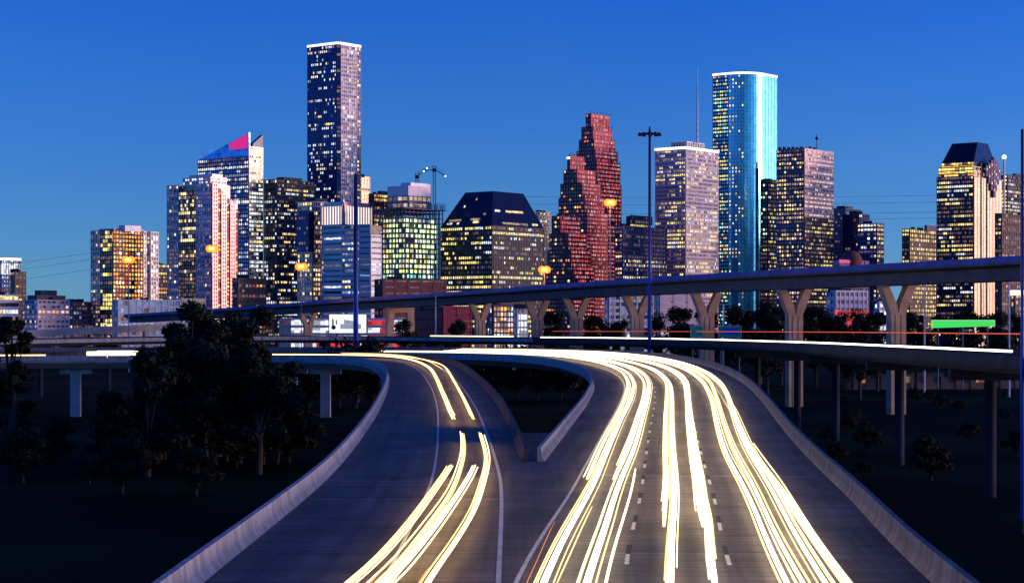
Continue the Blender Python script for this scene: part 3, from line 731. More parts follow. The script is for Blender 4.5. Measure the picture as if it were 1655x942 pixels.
A2, C2, B2, D2, a0, a1 = t.block(238, 243, 256, 376, 'bronze', Y=1712); t.facade(C2, B2, a0, a1, 'fr_white', fh=3.6, bw=3, sp=.4, fw=.9, lit=.2, run=1); t.facade(A2, C2, a0, a1, 'fr_white', fh=3.6, bw=3, sp=.4, fw=.9, lit=.1, run=1)
t.done()
simple('amber_block', 'small amber lit block peeking between the orange tower and the pink stone tower', 'building', 2100, 247, 252, 274, 428, 'fr_tan', 'fr_tan', W_(lit=.4, mats=('amber',)), W_(lit=.7, mats=('amber', 'yellow'), run=4), roofbox=False).done()
t = simple('convention_hall', 'low lilac hall with a grid of pale windows below the orange tower', 'hall', 1420, 182, 190, 292, 486, 'steel', 'fr_lilac', W_(lit=.1, mats=('cool',)), W_(lit=.5, bw=5, fh=5, sp=.35, fw=.8, mats=('cool',), run=3), th=58, roofbox=False); t.done()
simple('white_shed', 'plain white low block between the lilac hall and the left trees', 'building', 1460, 286, 293, 332, 484, 'fr_white', 'fr_white', W_(lit=0), W_(lit=.02, bw=8, fh=9), th=58, roofbox=False).done()
# --- residential stone tower
t = Tower('residential_tower', 'tall pink stone apartment tower with dark glass strip and red lit bays', 'apartment tower', 1750, 342)
A, C, B, D, z0, z1 = t.block(270, 342, 384, 322, 'bronze')
zl = Z_(300, 1750)
A1, C1, B1, D1, _, zl = t.block(272, 341, 372, 298, 'bronze', Y=1755)
a, b = A + (C - A) * .27, A + (C - A) * .66
kw = W_(fh=3.5, bw=3.0, sp=.4, fw=.9, run=1, dim=.95, dmats=('glimv', 'glimv', 'glim'))  # dim violet windows added to tint the stone face
t.facade(A, a, z0, zl, 'fr_lilac', lit=.06, **kw); t.facade(b, C, z0, zl, 'fr_lilac', lit=.06, **kw)
t.facade(a, b, z0, zl - 6, 'fr_dark', fh=3.5, bw=2.6, sp=.25, fw=.3, lit=.3, mats=('warm', 'yellow', 'white'), run=2)
for i in range(3):
    p0, p1 = C + (B - C) * (i * .34), C + (B - C) * (i * .34 + .2); p2 = C + (B - C) * min(1, i * .34 + .34); zt = zl - i * 9
    t.facade(p0, p1, z0, zt, 'fr_pink', fh=3.5, bw=3.4, sp=.5, fw=1.2, lit=.12, mats=('pink',), run=1, proud=1.2)
    t.facade(p1, p2, z0, zt - 4, 'fr_red', fh=3.5, bw=3.4, sp=.4, fw=.5, lit=3, mats=('amber', 'yellow', 'red', 'amber'), run=1)
A2, C2, B2, D2, a0, a1 = t.block(296, 340, 366, 287, 'fr_lilac', Y=1758, z0=zl); t.facade(A2, C2, a0, a1, 'fr_white', fh=3.5, bw=3, sp=.4, fw=.6, lit=.8, mats=('white',), run=1); t.facade(C2, B2, a0, a1, 'fr_pink', fh=4, bw=4, sp=.5, fw=1, lit=.4, mats=('pink',), run=1)
t.block(306, 343, 360, 281, 'fr_pink', Y=1764, z0=a1 - .5); t.done()
# --- slanted blue tower
t = Tower('slanted_tower', 'blue glass tower with slanted roof and magenta lit panel at its peak', 'office tower', 1950, 402)
A, C, B, D = t.corners(320, 402, 425); zA, zC, zB = Z_(254, 1950), Z_(214, 1950), Z_(236, 1950)
zs = Z_(254, 1950)
t.mbof('blue', 'wall').prism([A, C, B, D], 0, zs)
B_ = C + (B - C) * .12; D_ = A + (B - C) * .12
t.mbof('blue', 'sloped_screen').prism([A, C, B_, D_], [zs + .02] * 4, [zs + .5, zC, zC, zs + .5])
t.facade(A, C, 0, zs, 'fr_navy', fh=4, bw=2.8, sp=.42, fw=.7, lit=lambda h, r_: .95 if h > .82 else .45, mats=('white', 'white', 'cool'), run=4)
zt = Z_(238, 1950)
B1 = C + (B - C) * .14
t.mbof('steel', 'bright_wing').prism([B1, B, D, A + (B1 - C)], zs + .03, zt)
t.facade(C, B, 0, zt, 'fr_cream', fh=4, bw=3.5, sp=.4, fw=.5, lit=lambda h, r_: .85 if h > .45 else .5, mats=('white', 'warm', 'white'), run=3)
t.strip(A, C, Z_(328, 1950), Z_(324, 1950), 'white', .4, 'light_band')
u = (C - A); zz = lambda k: zs + (zC - zs) * k
mb = MB(); n = np.array((u[1], -u[0])) / np.linalg.norm(u)
a, b = A + u * .64 + n * .15, A + u * .985 + n * .15
mb.prism([a, b, b + n * .5, a + n * .5], [zz(.36)] * 4, [zz(.60), zz(.95), zz(.95), zz(.60)]); mb.build('lit_roof_panel', M['magenta'], t.root)
mb = MB(); a, b = C + (B - C) * .3, B; mb.prism([a, b, b + (D - B) * .06, a + (D - B) * .06], [zt] * 4, [Z_(232, 1950), Z_(216, 1950), Z_(216, 1950), Z_(232, 1950)]); mb.build('roof_fin', M['roofdark'], t.root)
t.done()
simple('brown_block', 'small reddish brown block between the pink stone tower and the dark tower', 'building', 1500, 376, 384, 430, 451, 'fr_brown', 'fr_brown', W_(lit=.1), W_(lit=.35, sp=.5, fw=1.2, bw=4, mats=('red', 'amber', 'dimwarm'), run=1), roofbox=False).done()
simple('dark_tower', 'near black office slab between the slanted tower and the tallest tower', 'office tower', 1950, 427, 448, 508, 291, 'black', 'fr_dark', W_(lit=.25, sp=.4, dim=.25, mats=('white', 'warm'), run=3), W_(dim=.25, lit=lambda h, r_: .55 if h < .4 else .3, sp=.5, fw=.5, bw=2.3, mats=('warm', 'yellow', 'white'), run=5)).done()
# --- tallest tower (five sided)
t = Tower('tallest_tower', 'tallest tower, navy with a bright grid face and white crown line', 'office tower', 2000, 548)
A, C, B, D = t.corners(497, 547, 583); z1 = Z_(73, 2000)
c1, c2 = C + (A - C) * .06, C + (B - C) * .10
t.mbof('navy', 'wall').prism([A, c1, c2, B, D], 0, z1)
t.facade(A, c1, 0, z1, 'fr_navy', fh=4.1, bw=2.6, sp=.45, fw=.9, dim=.12, lit=.2, mats=('white', 'white', 'warm'), run=3)
t.facade(c1, c2, 0, z1, 'fr_navy', fh=4.1, bw=3, sp=.4, fw=.3, lit=.03, mats=('white',), run=1)
k = c2 + (B - c2) * .8
t.facade(c2, k, 0, z1, 'fr_lilac', fh=4.1, bw=3, sp=.38, fw=.8, lit=.45, mats=('white', 'pink', 'cool'), run=2)
t.facade(k, B, 0, z1, 'fr_navy', fh=4.1, bw=2.4, sp=.45, fw=.8, lit=.35, mats=('yellow', 'warm'), run=1)
for P, Q in ((A, c1), (c1, c2), (c2, B)): t.strip(P, Q, z1 + .95, z1 + 3.3, 'crown', .5, 'crown_light')
cc_ = (A + C + B + D) / 4
for dx in (-4, 3, 9): t.mbof('steelpole', 'mast').tube([(cc_[0] + dx, cc_[1], z1), (cc_[0] + dx, cc_[1], z1 + 10 + dx)], .25, 6)
t.done()
simple('cream_slab', 'narrow cream slab directly right of the tallest tower', 'building', 2150, 575, 580, 598, 286, 'cream', 'fr_cream', W_(lit=.1), W_(lit=.25, mats=('white', 'warm'), sp=.5, bw=4), roofbox=False).done()
t = simple('grid_tower', 'brown grid tower with a blue slab on its front below the tallest tower', 'office tower', 1650, 481, 505, 545, 327, 'bronze', 'fr_pink', W_(lit=.4, sp=.4, fw=.9, mats=('warm', 'yellow'), run=1), W_(lit=.4, sp=.4, fw=.9, mats=('warm', 'pink'), run=1))
A, C, B, D, z0, z1 = t.block(479, 499, 508, 342, 'navy', yb=407, Y=1634, kind='blue_slab'); t.facade(A, C, z0, z1, 'fr_navy', lit=.02, mats=('cool',), sp=.5); t.done()
t = Tower('column_top_tower', 'tower topped by tall white lit fins behind the white banded block', 'office tower', 1620, 560)
A, C, B, D, z0, z1 = t.block(520, 555, 601, 333, 'bronze', kind='wall'); zb = Z_(366, 1620)
for P, Q in ((A, C), (C, B)):
    t.facade(P, Q, 0, zb, 'fr_lilac', lit=.2, run=2); t.facade(P, Q, zb + 1.5, z1, 'fr_pink', fh=z1 - zb - 1.5, bw=3.2, sp=.02, fw=1.1, lit=40, mats=('crown',), run=1, proud=1.2)
t.block(523, 556, 598, 326, 'fr_pink', Y=1624, z0=z1 - .5); t.done()
t = Tower('banded_block', 'white block with dark horizontal window bands behind the left lamp mast', 'office block', 1500, 586)
A, C, B, D = t.corners(523, 596, 616); z1 = Z_(364, 1500)
c0, c1, c2 = A + (C - A) * .42, A + (C - A) * .80, C + (B - C) * .15
t.mbof('black', 'wall').prism([A, c1, c2, B, D], 0, z1)
t.facade(A, c0, 0, z1, 'fr_white', fh=4.2, bw=30, sp=.62, fw=.8, lit=.25, mats=('white', 'cool'), run=1)
t.facade(c0, c1, 0, z1, 'fr_lilac', fh=4.2, bw=3, sp=.55, fw=.5, lit=.4, mats=('white', 'yellow', 'cool'), run=3)
t.facade(c1, c2, 0, z1, 'fr_lilac', fh=4.2, bw=9, sp=.7, fw=.5, lit=.05, mats=('cool',), run=1)
t.facade(c2, B, 0, z1 - 8, 'fr_white', fh=4.2, bw=14, sp=.68, fw=.6, lit=.5, mats=('pink', 'white'), run=1); t.done()
simple('yellow_block', 'stepped dark block with yellow lit floors behind the floodlit construction tower', 'office block', 1950, 596, 604, 652, 314, 'black', 'fr_dark', W_(lit=.5, mats=('yellow', 'amber')), W_(lit=.6, sp=.4, mats=('yellow', 'warm', 'amber'), run=3)).done()
# --- construction tower
t = Tower('construction_tower', 'unfinished concrete tower glowing green and yellow with work lights', 'construction tower', 1600, 655)
A, C, B, D = t.corners(607, 655, 716); z1 = Z_(342, 1600); zg = Z_(350, 1600)
q = lambda P, k: (A + C + B + D) / 4 + (P - (A + C + B + D) / 4) * k
nf = 27; fh = z1 / nf
for k in range(nf + 1): t.mbof('fr_grey', 'floor_slab').prism([q(P, 1.02) for P in (A, C, B, D)], k * fh - .3, k * fh + .15)
for P, Q in ((A, C), (C, B), (B, D), (D, A)):
    for j in range(9):
        p_ = q(P + (Q - P) * j / 9, .985); t.mbof('fr_grey', 'column').box(p_[0] - .5, p_[0] + .5, p_[1] - .5, p_[1] + .5, 0, z1 + 3)
t.mbof('fr_grey', 'core_wall').prism([q(P, .8) for P in (A, C, B, D)], 0, zg - 3)
for P, Q, mats in ((q(A, .81), q(C, .81), None), (q(C, .81), q(B, .81), None)):
    P, Q = np.array(P), np.array(Q); W = np.linalg.norm(Q - P); u = (Q - P) / W; n = np.array((u[1], -u[0]))
    for k in range(10, nf - 1):
        b = 0.0
        while b < W - 2:
            L = t.rng.uniform(.9, 2.6); h = k / nf
            if t.rng.random() < .86:
                m_ = t.rng.choice(('cyan', 'cyan', 'green')) if h < .52 else t.rng.choice(('green', 'green', 'yellow', 'white'))
                t.lit.append((P + u * b, u, n, min(L, W - b), k * fh + .4, (k + 1) * fh - 1.3, m_))
            b += L + t.rng.uniform(.3, 1.1)
zz = Z_(327, 1600)
t.mbof('fr_grey', 'floor_slab').prism([q(P, 1.1) for P in (A, C, B, D)], z1 + 2.5, z1 + 3.1)
for P, Q in ((A, C), (C, B), (B, D), (D, A)):
    for j in range(26):
        p_ = q(P + (Q - P) * j / 26, 1.07); t.mbof('blackmetal', 'rebar').box(p_[0] - .18, p_[0] + .18, p_[1] - .18, p_[1] + .18, z1 + 3.1, z1 + 6.5 + t.rng.random() * 2.5)
A3, C3, B3, D3, a0, a1 = t.block(626, 660, 696, 300, 'fr_lilac', Y=1625, z0=z1 + 3); t.facade(A3, C3, a0, a1 - 9, 'fr_grey', fh=5, bw=6, sp=.45, lit=.4, mats=('pink', 'dimwarm'), run=1); t.facade(C3, B3, a0, a1 - 9, 'fr_grey', fh=5, bw=6, sp=.45, lit=.3, mats=('pink', 'dimwarm'), run=1)
t.block(648, 664, 696, 295, 'fr_white', Y=1632, z0=a1 - .5); ztop = z1; t.done()
def crane(px, yt, Y, jibs, label):
    z0_, zt = z1 if False else ztop + 3.2, Z_(yt, Y); x = X_(px, Y); r = empty('tower_crane', (x, Y, z0_), label, 'crane')
    mb = MB()
    for sx in (-1, 1):
        for sy in (-1, 1): mb.box(x + sx * 1.0 - .22, x + sx * 1.0 + .22, Y + sy * 1.0 - .22, Y + sy * 1.0 + .22, z0_, zt)
    k = z0_; sgn = 1
    while k < zt - 2:
        mb.tube([(x - sgn, Y - 1, k), (x + sgn, Y - 1, k + 2)], .12, 5); k += 2; sgn = -sgn
    mb.build('mast', M['blackmetal'], r)
    for jx, jy in jibs:
        mb = MB(); xe, ze = X_(jx, Y), Z_(jy, Y); mb.tube([(x, Y, zt - 3), (xe, Y, ze)], .35, 5); mb.tube([(x, Y, zt), (xe, Y, ze + 1)], .12, 5); mb.build('jib', M['blackmetal'], r)
        mb = MB(); mb.ball((xe, Y - 1, ze), .5); mb.build('work_lamp', M['lampw'], r)
    mb = MB(); mb.box(x - 1.6, x + 1.6, Y - 1.6, Y + 1.6, zt - 5, zt - 2.5); mb.build('cab', M['blackmetal'], r)
crane(702, 268, 1650, [(685, 277), (720, 285)], 'tower crane with two white work lamps above the construction tower')
crane(674, 279, 1668, [(690, 272)], 'smaller faint tower crane left of the one with two lamps')
t = simple('podium_block', 'low maroon podium below the floodlit construction tower', 'building', 1320, 606, 618, 722, 453, 'brick', 'brick', W_(lit=.05), W_(lit=.03, sp=.8, fw=2, bw=10, mats=('dimwarm',)), th=62, roofbox=False); t.done()
# --- dark hip-roofed tower
t = Tower('hip_roof_tower', 'broad black glass tower with sloping dark roof and yellow lit floors', 'office tower', 1600, 795)
A, C, B, D = t.corners(712, 795, 879); z1 = Z_(366, 1600)
t.mbof('black', 'wall').prism([A, C, B, D], 0, z1)
lf = lambda h, r_: .9 if h < .62 else (.55 if h > .85 else .4)
t.facade(A, C, 0, z1, 'fr_dark', fh=3.9, bw=2.2, sp=.5, fw=.5, dim=.25, lit=lf, mats=('yellow', 'warm', 'yellow', 'white'), run=6)
t.facade(C, B, 0, z1, 'fr_dark', fh=3.9, bw=2.2, sp=.5, fw=.5, dim=.25, lit=lambda h, r_: .75 if h > .8 else .35, mats=('warm', 'white', 'yellow'), run=4)
c = (A + C + B + D) / 4; zt = Z_(309, 1640)
A4, C4, B4, D4 = t.corners(752, 797, 846, 1640)
mb = MB(); lo = [(*p_, z1 + 1) for p_ in (A, C, B, D)]; hi = [(*p_, zt) for p_ in (A4, C4, B4, D4)]
mb.add(lo + hi, [(0, 1, 5, 4), (1, 2, 6, 5), (2, 3, 7, 6), (3, 0, 4, 7), (4, 5, 6, 7), (3, 2, 1, 0)]); mb.build('roof', M['roofdark'], t.root)
# roof windows lit in the slope
rl = MB()
def on_roof(f, g_, du, h_):
    p0 = np.array(lo[0 if f == 0 else 1]) ; p1 = np.array(lo[1 if f == 0 else 2]); h0 = np.array(hi[0 if f == 0 else 1]); h1 = np.array(hi[1 if f == 0 else 2])
    P = lambda a, b: (p0 + (p1 - p0) * a) * (1 - b) + (h0 + (h1 - h0) * a) * b
    nn = np.cross(p1 - p0, h0 - p0); nn /= np.linalg.norm(nn)
    vs = [P(g_, h_), P(g_ + du, h_), P(g_ + du, h_ + .05), P(g_, h_ + .05)]
    mbx = MB(); mbx.add([v_ + nn * .05 for v_ in vs] + [v_ + nn * .4 for v_ in vs], [(0, 3, 2, 1), (4, 5, 6, 7), (0, 1, 5, 4), (1, 2, 6, 5), (2, 3, 7, 6), (3, 0, 4, 7)]); mbx.build('roof_window', M[t.rng.choice(('warm', 'white', 'dimwarm'))], t.root)
for f, g_, du, h_ in ((0, .1, .09, .06), (0, .3, .04, .06), (0, .62, .12, .08), (0, .8, .05, .3), (0, .25, .03, .55), (0, .5, .03, .75), (1, .3, .4, .4), (1, .05, .12, .4), (1, .2, .5, .05), (1, .8, .1, .06), (0, .1, .25, .15), (0, .55, .2, .16)): on_roof(f, g_, du, h_)
t.done()
simple('cream_block', 'small cream block peeking out right of the sloping dark roof', 'building', 2050, 866, 870, 889, 343, 'cream', 'fr_cream', W_(lit=.1), W_(lit=.15, sp=.5, mats=('white',)), roofbox=False).done()
# --- stepped red tower
t = Tower('stepped_red_tower', 'red granite tower with three stepped gables glowing pink', 'office tower', 1950, 940)
segs = [(2000, [(300, 924, 966, 1004), (262, 928, 964, 1002), (244, 932, 962, 998), (226, 936, 960, 994), (206, 940, 958, 989), (185, 947, 955, 985)]),
        (1950, [(345, 900, 948, 982), (320, 903, 944, 977), (297, 906, 940, 970), (275, 911, 932, 962), (253, 917, 921, 944)]),
        (1900, [(432, 882, 926, 960), (405, 885, 922, 955), (378, 888, 918, 948), (350, 892, 905, 938)])]
for Y, tiers in segs:
    prev = 0
    for i, (yt, xl, xc, xr) in enumerate(tiers):
        A, C, B, D, z0, z1 = t.block(xl, xc, xr, yt, 'bronze', Y=Y + i * 1.2, z0=prev)
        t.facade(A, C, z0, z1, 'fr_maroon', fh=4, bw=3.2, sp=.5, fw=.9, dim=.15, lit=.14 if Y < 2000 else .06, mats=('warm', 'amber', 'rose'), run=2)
        t.facade(C, B, z0, z1, 'fr_red', fh=4, bw=2.6, sp=.45, fw=1.0, lit=4, mats=('rose', 'rose', 'pink', 'rosedim'), run=1)
        for k in range(7):      # finials along the step edge
            p_ = C + (B - C) * k / 6; t.mbof('fr_red', 'finial').box(p_[0] - .35, p_[0] + .35, p_[1] - .1, p_[1] + .6, z1 + .2, z1 + 3.2)
        prev = z1 - .4
    if Y == 1950: t.strip(A, C, z1 - 2.6, z1 - .3, 'crown', .9, 'lit_gable_edge')
t.done()
t = simple('violet_slab', 'dark violet slab between the stepped red tower and the white tower with antenna', 'office block', 1900, 994, 1006, 1078, 366, 'purple', 'fr_purple', W_(lit=.2), W_(lit=lambda h, r_: .5 if h < .72 else 0, sp=.4, fw=1.1, bw=3, mats=('white', 'warm', 'dimwarm'), run=1), roofbox=False)
A, C, B, D, z0, z1 = t.block(1012, 1018, 1054, 349, 'fr_dark', Y=1925, z0=t.z1 - .5); t.facade(C, B, z0, z1, 'fr_dark', fh=4.5, bw=3, sp=.4, lit=lambda h, r_: 3 if h < .4 else 0, mats=('yellow',), run=5); t.done()
# --- white tower with antenna
t = Tower('antenna_tower', 'white grid tower with a tall roof antenna left of the teal tower', 'office tower', 2000, 1108)
A, C, B, D, z0, z1 = t.block(1059, 1108, 1161, 242, 'purple')
lf = lambda h, r_: .75 if .47 < h < .66 else .35
t.facade(A, C, z0, z1, 'fr_lilac', fh=4, bw=2.4, sp=.48, fw=.8, lit=lf, mats=('yellow', 'warm', 'white', 'dimwarm'), run=5)
t.facade(C, B, z0, z1, 'fr_lilac', fh=4, bw=2.4, sp=.45, fw=.8, lit=lambda h, r_: .8 if .47 < h < .66 else .45, mats=('yellow', 'warm', 'white', 'dimwarm'), run=5)
for P, Q in ((A, C), (C, B)): t.strip(P, Q, z1 + .8, z1 + 3.2, 'crown', .9, 'crown_light')
A2, C2, B2, D2, a0, a1 = t.block(1084, 1110, 1138, 230, 'fr_dark', Y=2020, z0=z1)
for P, Q in ((A2, C2), (C2, B2)): t.facade(P, Q, a0, a1, 'fr_white', fh=a1 - a0, bw=3.2, sp=.3, fw=1.4, lit=0)
xa = X_(1127, 2030); t.mbof('fr_white', 'antenna').tube([(xa, 2030, a1), (xa, 2030, Z_(165, 2030)), (xa, 2030, Z_(110, 2030))], [1.2, .9, .4], 8)
t.done()
# --- teal rounded tower
t = Tower('teal_tower', 'rounded teal mirror glass tower with a bright reflected stripe and crown line', 'office tower', 2150, 1205)
A, C, B, D = t.corners(1152, 1212, 1256); z1 = Z_(119, 2150)
u1, u2 = (A - C) / np.linalg.norm(A - C), (B - C) / np.linalg.norm(B - C); rad = 27.0
ctr = C + (u1 + u2) * rad; arc = []
a0_, a1_ = math.atan2(-u2[1], -u2[0]), math.atan2(-u1[1], -u1[0])
for k in range(13):
    th_ = a0_ + ((a1_ - a0_ + math.pi) % (2 * math.pi) - math.pi) * k / 12; arc.append(ctr + rad * np.array((math.cos(th_), math.sin(th_))))
if np.linalg.norm(arc[0] - A) > np.linalg.norm(arc[-1] - A): arc = arc[::-1]
mb = MB(); mb.prism([A] + arc + [B, D], 0, z1); o = mb.build('wall', M['teal'], t.root)
t.facade(A, arc[0], 0, z1, 'fr_navy', fh=4, bw=2.4, sp=.5, fw=.8, dim=.1, lit=lambda h, r_: .55, mats=('yellow', 'warm', 'cyan'), run=2, proud=.2)
for k in range(12): t.facade(arc[k], arc[k + 1], 0, z1, 'fr_teal', fh=4, bw=9, sp=.5 if k < 5 else .08, fw=1.1 if k < 5 else .2, dim=0, lit=.42 - .07 * k if k < 5 else 0, mats=('yellow', 'white', 'warm'), run=1, proud=.12)
t.facade(arc[-1], B, 0, z1, 'fr_teal', fh=8, bw=6, sp=.06, fw=.2, lit=0, proud=.12)
pts = [A] + arc + [B]
for P, Q in zip(pts[:-1], pts[1:]): t.strip(P, Q, z1 + .9, z1 + 3.2, 'crown', .5, 'crown_light')
cc_ = (A + C + B + D) / 4; t.mbof('blackmetal', 'roof_plant').box(cc_[0] - 8, cc_[0] + 8, cc_[1] - 5, cc_[1] + 5, z1, z1 + 4); t.mbof('blackmetal', 'mast').tube([(cc_[0], cc_[1], z1 + 3.5), (cc_[0], cc_[1], z1 + 9)], .4, 6)
t.done()
t = simple('dark_sliver_tower', 'slim dark tower overlapping the right side of the teal tower', 'office tower', 1950, 1229, 1241, 1258, 291, 'black', 'fr_dark', W_(lit=.2, mats=('green', 'yellow', 'white')), W_(lit=.25, mats=('yellow', 'white')), roofbox=False)
t.block(1221, 1223, 1226, 272, 'black', Y=1940); t.block(1222.5, 1223.3, 1224.5, 262, 'black', Y=1942); t.done()
# --- pink mirrored tower
t = Tower('pink_mirror_tower', 'pink mirrored tower with dark stepped left face right of the teal tower', 'office tower', 1900, 1298)
A, C, B, D, z0, z1 = t.block(1255, 1300, 1347, 241, 'bronze')
t.facade(A, C, z0, z1, 'fr_purple', fh=4, bw=2.8, sp=.48, fw=1.0, lit=.42, mats=('pink', 'warm', 'yellow', 'dimwarm'), run=2)
zm = Z_(352, 1900)
mb = MB(); 
t.facade(C, B, z0, zm, 'fr_brown', fh=4, bw=2.8, sp=.5, fw=.9, lit=.6, mats=('pink', 'dimwarm', 'warm', 'yellow'), run=3)
t.facade(C, B, zm + .2, z1, 'fr_pink', fh=4, bw=2.8, sp=.5, fw=.4, lit=.9, mats=('pink',), run=2)  # bright upper reflection put into pink frame and pink lit windows
for k in range(9): t.block(1258 + k * 7, 1260 + k * 7, 1263 + k * 7, 238 - k % 2, 'fr_dark', Y=1930, z0=z1 - 1, kind='roof_plant')
t.mbof('blackmetal', 'mast').tube([(X_(1320, 1930), 1930, z1), (X_(1320, 1930), 1930, Z_(218, 1930))], .4, 6); t.mbof('blackmetal', 'mast').ball((X_(1320, 1930), 1930, Z_(224, 1930)), 1.6)
t.done()
simple('navy_tower', 'plain navy glass tower directly right of the pink mirrored tower', 'office tower', 2050, 1338, 1366, 1392, 338, 'navy', 'fr_navy', W_(dim=.12, lit=.05, mats=('cool',)), W_(dim=.12, lit=.05, mats=('cool',))).done()
simple('steel_blue_tower', 'second navy tower with pale roof box behind the tower with a lit right column', 'office tower', 1950, 1362, 1388, 1405, 347, 'purple', 'fr_navy', W_(dim=.12, lit=.03), W_(dim=.12, lit=.05)).done()
simple('column_lit_tower', 'small navy tower whose narrow right face is fully lit', 'office tower', 1800, 1386, 1417, 1428, 362, 'navy', 'fr_navy', W_(lit=lambda h, r_: .15 if h < .9 else .5, mats=('warm', 'white'), run=3), W_(lit=3, sp=.45, fw=.9, mats=('warm', 'yellow', 'amber'), run=1), roofbox=False).done()
t = Tower('dome_building', 'low building with small dark red dome and magenta strip below the navy towers', 'building', 1450, 1374)
A, C, B, D, z0, z1 = t.block(1346, 1356, 1404, 421, 'purple'); t.facade(C, B, z0, z1, 'fr_purple', lit=.05, mats=('red',))
mb = MB(); mb.ball((*((A + B) / 2), z1), 8.5, 14, 10, .95); mb.build('dome', M['brick'], t.root, True); t.strip(C, C + (B - C) * .55, z1 - 1.5, z1 + .6, 'magenta', .8, 'light_strip'); t.done()
t = simple('grid_block', 'tan office block with yellow window grid left of the hip roofed cream tower', 'office block', 2100, 1458, 1470, 1532, 371, 'fr_tan', 'fr_brown', W_(lit=.4, mats=('yellow',)), W_(lit=2.2, fh=4.6, bw=4.2, sp=.45, fw=1.5, mats=('yellow', 'warm', 'dimwarm'), run=1), roofbox=False)
t.block(1494, 1498, 1516, 364, 'fr_purple', Y=2115, z0=t.z1 - .5); t.done()
# --- hip roofed cream tower with stepped cascade
t = Tower('hip_cream_tower', 'tower with bright cream right face, banded dark left face and hipped blue roof', 'office tower', 1900, 1573)
A, C, B, D, z0, z1 = t.block(1514, 1573, 1618, 285, 'black')
lf = lambda h, r_: .95 if h > .93 else (.7 if r_.random() < .75 else .2)
t.facade(A, C, z0, z1, 'fr_dark', fh=4.1, bw=2.3, sp=.5, fw=.5, lit=lf, mats=('yellow', 'warm', 'yellow', 'white'), run=7)
P, Q = C, B; u = (Q - P); n = np.array((u[1], -u[0])) / np.linalg.norm(u)
t.mbof('cream', 'stone_face').prism([P + u * .01 + n * .1, P + u * .99 + n * .1, P + u * .99 + n * .9, P + u * .01 + n * .9], 0, z1 - 1.2)
t.facade(C + n * .92, B + n * .92, 0, z1 - 1.5, 'fr_cream', fh=4.1, bw=7, sp=.1, fw=.3, lit=0, proud=.2)
for k in (.22, .42): t.mbof('fr_dark', 'reveal').prism([P + u * k + n * .95, P + u * (k + .035) + n * .95, P + u * (k + .035) + n * 1.5, P + u * k + n * 1.5], 0, Z_(262, 1900))
A1, C1, B1, D1, a0, a1 = t.block(1517, 1573, 1614, 270, 'black', Y=1904, z0=z1 - .3); t.facade(A1, C1, a0, a1, 'fr_dark', fh=3.2, bw=3, sp=.3, fw=.2, lit=3, mats=('yellow', 'amber', 'yellow'), run=6); t.facade(C1, B1, a0, a1, 'fr_cream', fh=4, bw=4, lit=.2, mats=('pink',))
A2, C2, B2, D2, b0, b1 = t.block(1522, 1574, 1609, 262, 'black', Y=1909, z0=a1 - .3); t.facade(A2, C2, b0, b1, 'fr_dark', fh=3.2, bw=3, sp=.3, fw=.2, lit=3, mats=('yellow', 'amber'), run=5)
A3, C3, B3, D3 = t.corners(1539, 1580, 1597, 1925); zt = Z_(230, 1925)
lo = [(*p_, b1 + .2) for p_ in (A2, C2, B2, D2)]; hi = [(*p_, zt) for p_ in (A3, C3, B3, D3)]
mb = MB(); mb.add(lo + hi, [(0, 1, 5, 4), (1, 2, 6, 5), (2, 3, 7, 6), (3, 0, 4, 7), (4, 5, 6, 7), (3, 2, 1, 0)]); mb.build('roof', M['roofdark'], t.root)
for k in range(9):          # stepped cascade hanging down the cream face
    h0 = k - 4; zb = Z_(316 - abs(h0) * 11, 1900); p_ = P + u * (.60 + h0 * .075)
    t.mbof('fr_purple', 'stepped_cascade').prism([p_ + n * 1.0, p_ + u * .07 + n * 1.0, p_ + u * .07 + n * (3.6 - abs(h0) * .4), p_ + n * (3.6 - abs(h0) * .4)], zb, Z_(250 + abs(h0) * 5, 1900))
    for j in range(3):
        mb = MB(); zz_ = zb + 6 + j * 9; a = p_ + u * .02 + n * (3.62 - abs(h0) * .4); b = a + u * .03
        if zz_ < Z_(262, 1900): mb.prism([a, b, b + n * .15, a + n * .15], zz_, zz_ + 2.2); mb.build('cascade_window', M['pink'], t.root)
t.done()
simple('right_lit_tower', 'dark tower with lit bands cut by the right border, upper of two', 'office tower', 2150, 1618, 1628, 1690, 284, 'black', 'fr_dark', W_(lit=.5), W_(lit=.8, sp=.45, mats=('white', 'warm'), run=5)).done()
simple('right_brown_block', 'brown block at the right border in front of the lit banded tower', 'building', 1800, 1608, 1619, 1700, 346, 'fr_brown', 'fr_brown', W_(lit=.1), W_(lit=.2, sp=.5, fw=1.2, bw=4, mats=('dimwarm', 'pink'), run=1), roofbox=False).done()
r = empty('radio_mast', (X_(1623, 1850), 1850, 0), 'thin blue mast with a bright tip right of the cream tower', 'mast')
mb = MB(); mb.tube([(X_(1623, 1850), 1850, 0), (X_(1623, 1850), 1850, Z_(256, 1850))], [1.6, .9], 6); mb.build('shaft', M['steelpole'], r)
mb = MB(); mb.ball((X_(1623, 1850), 1850, Z_(254, 1850)), 2.0); mb.build('beacon', M['lampw'], r)
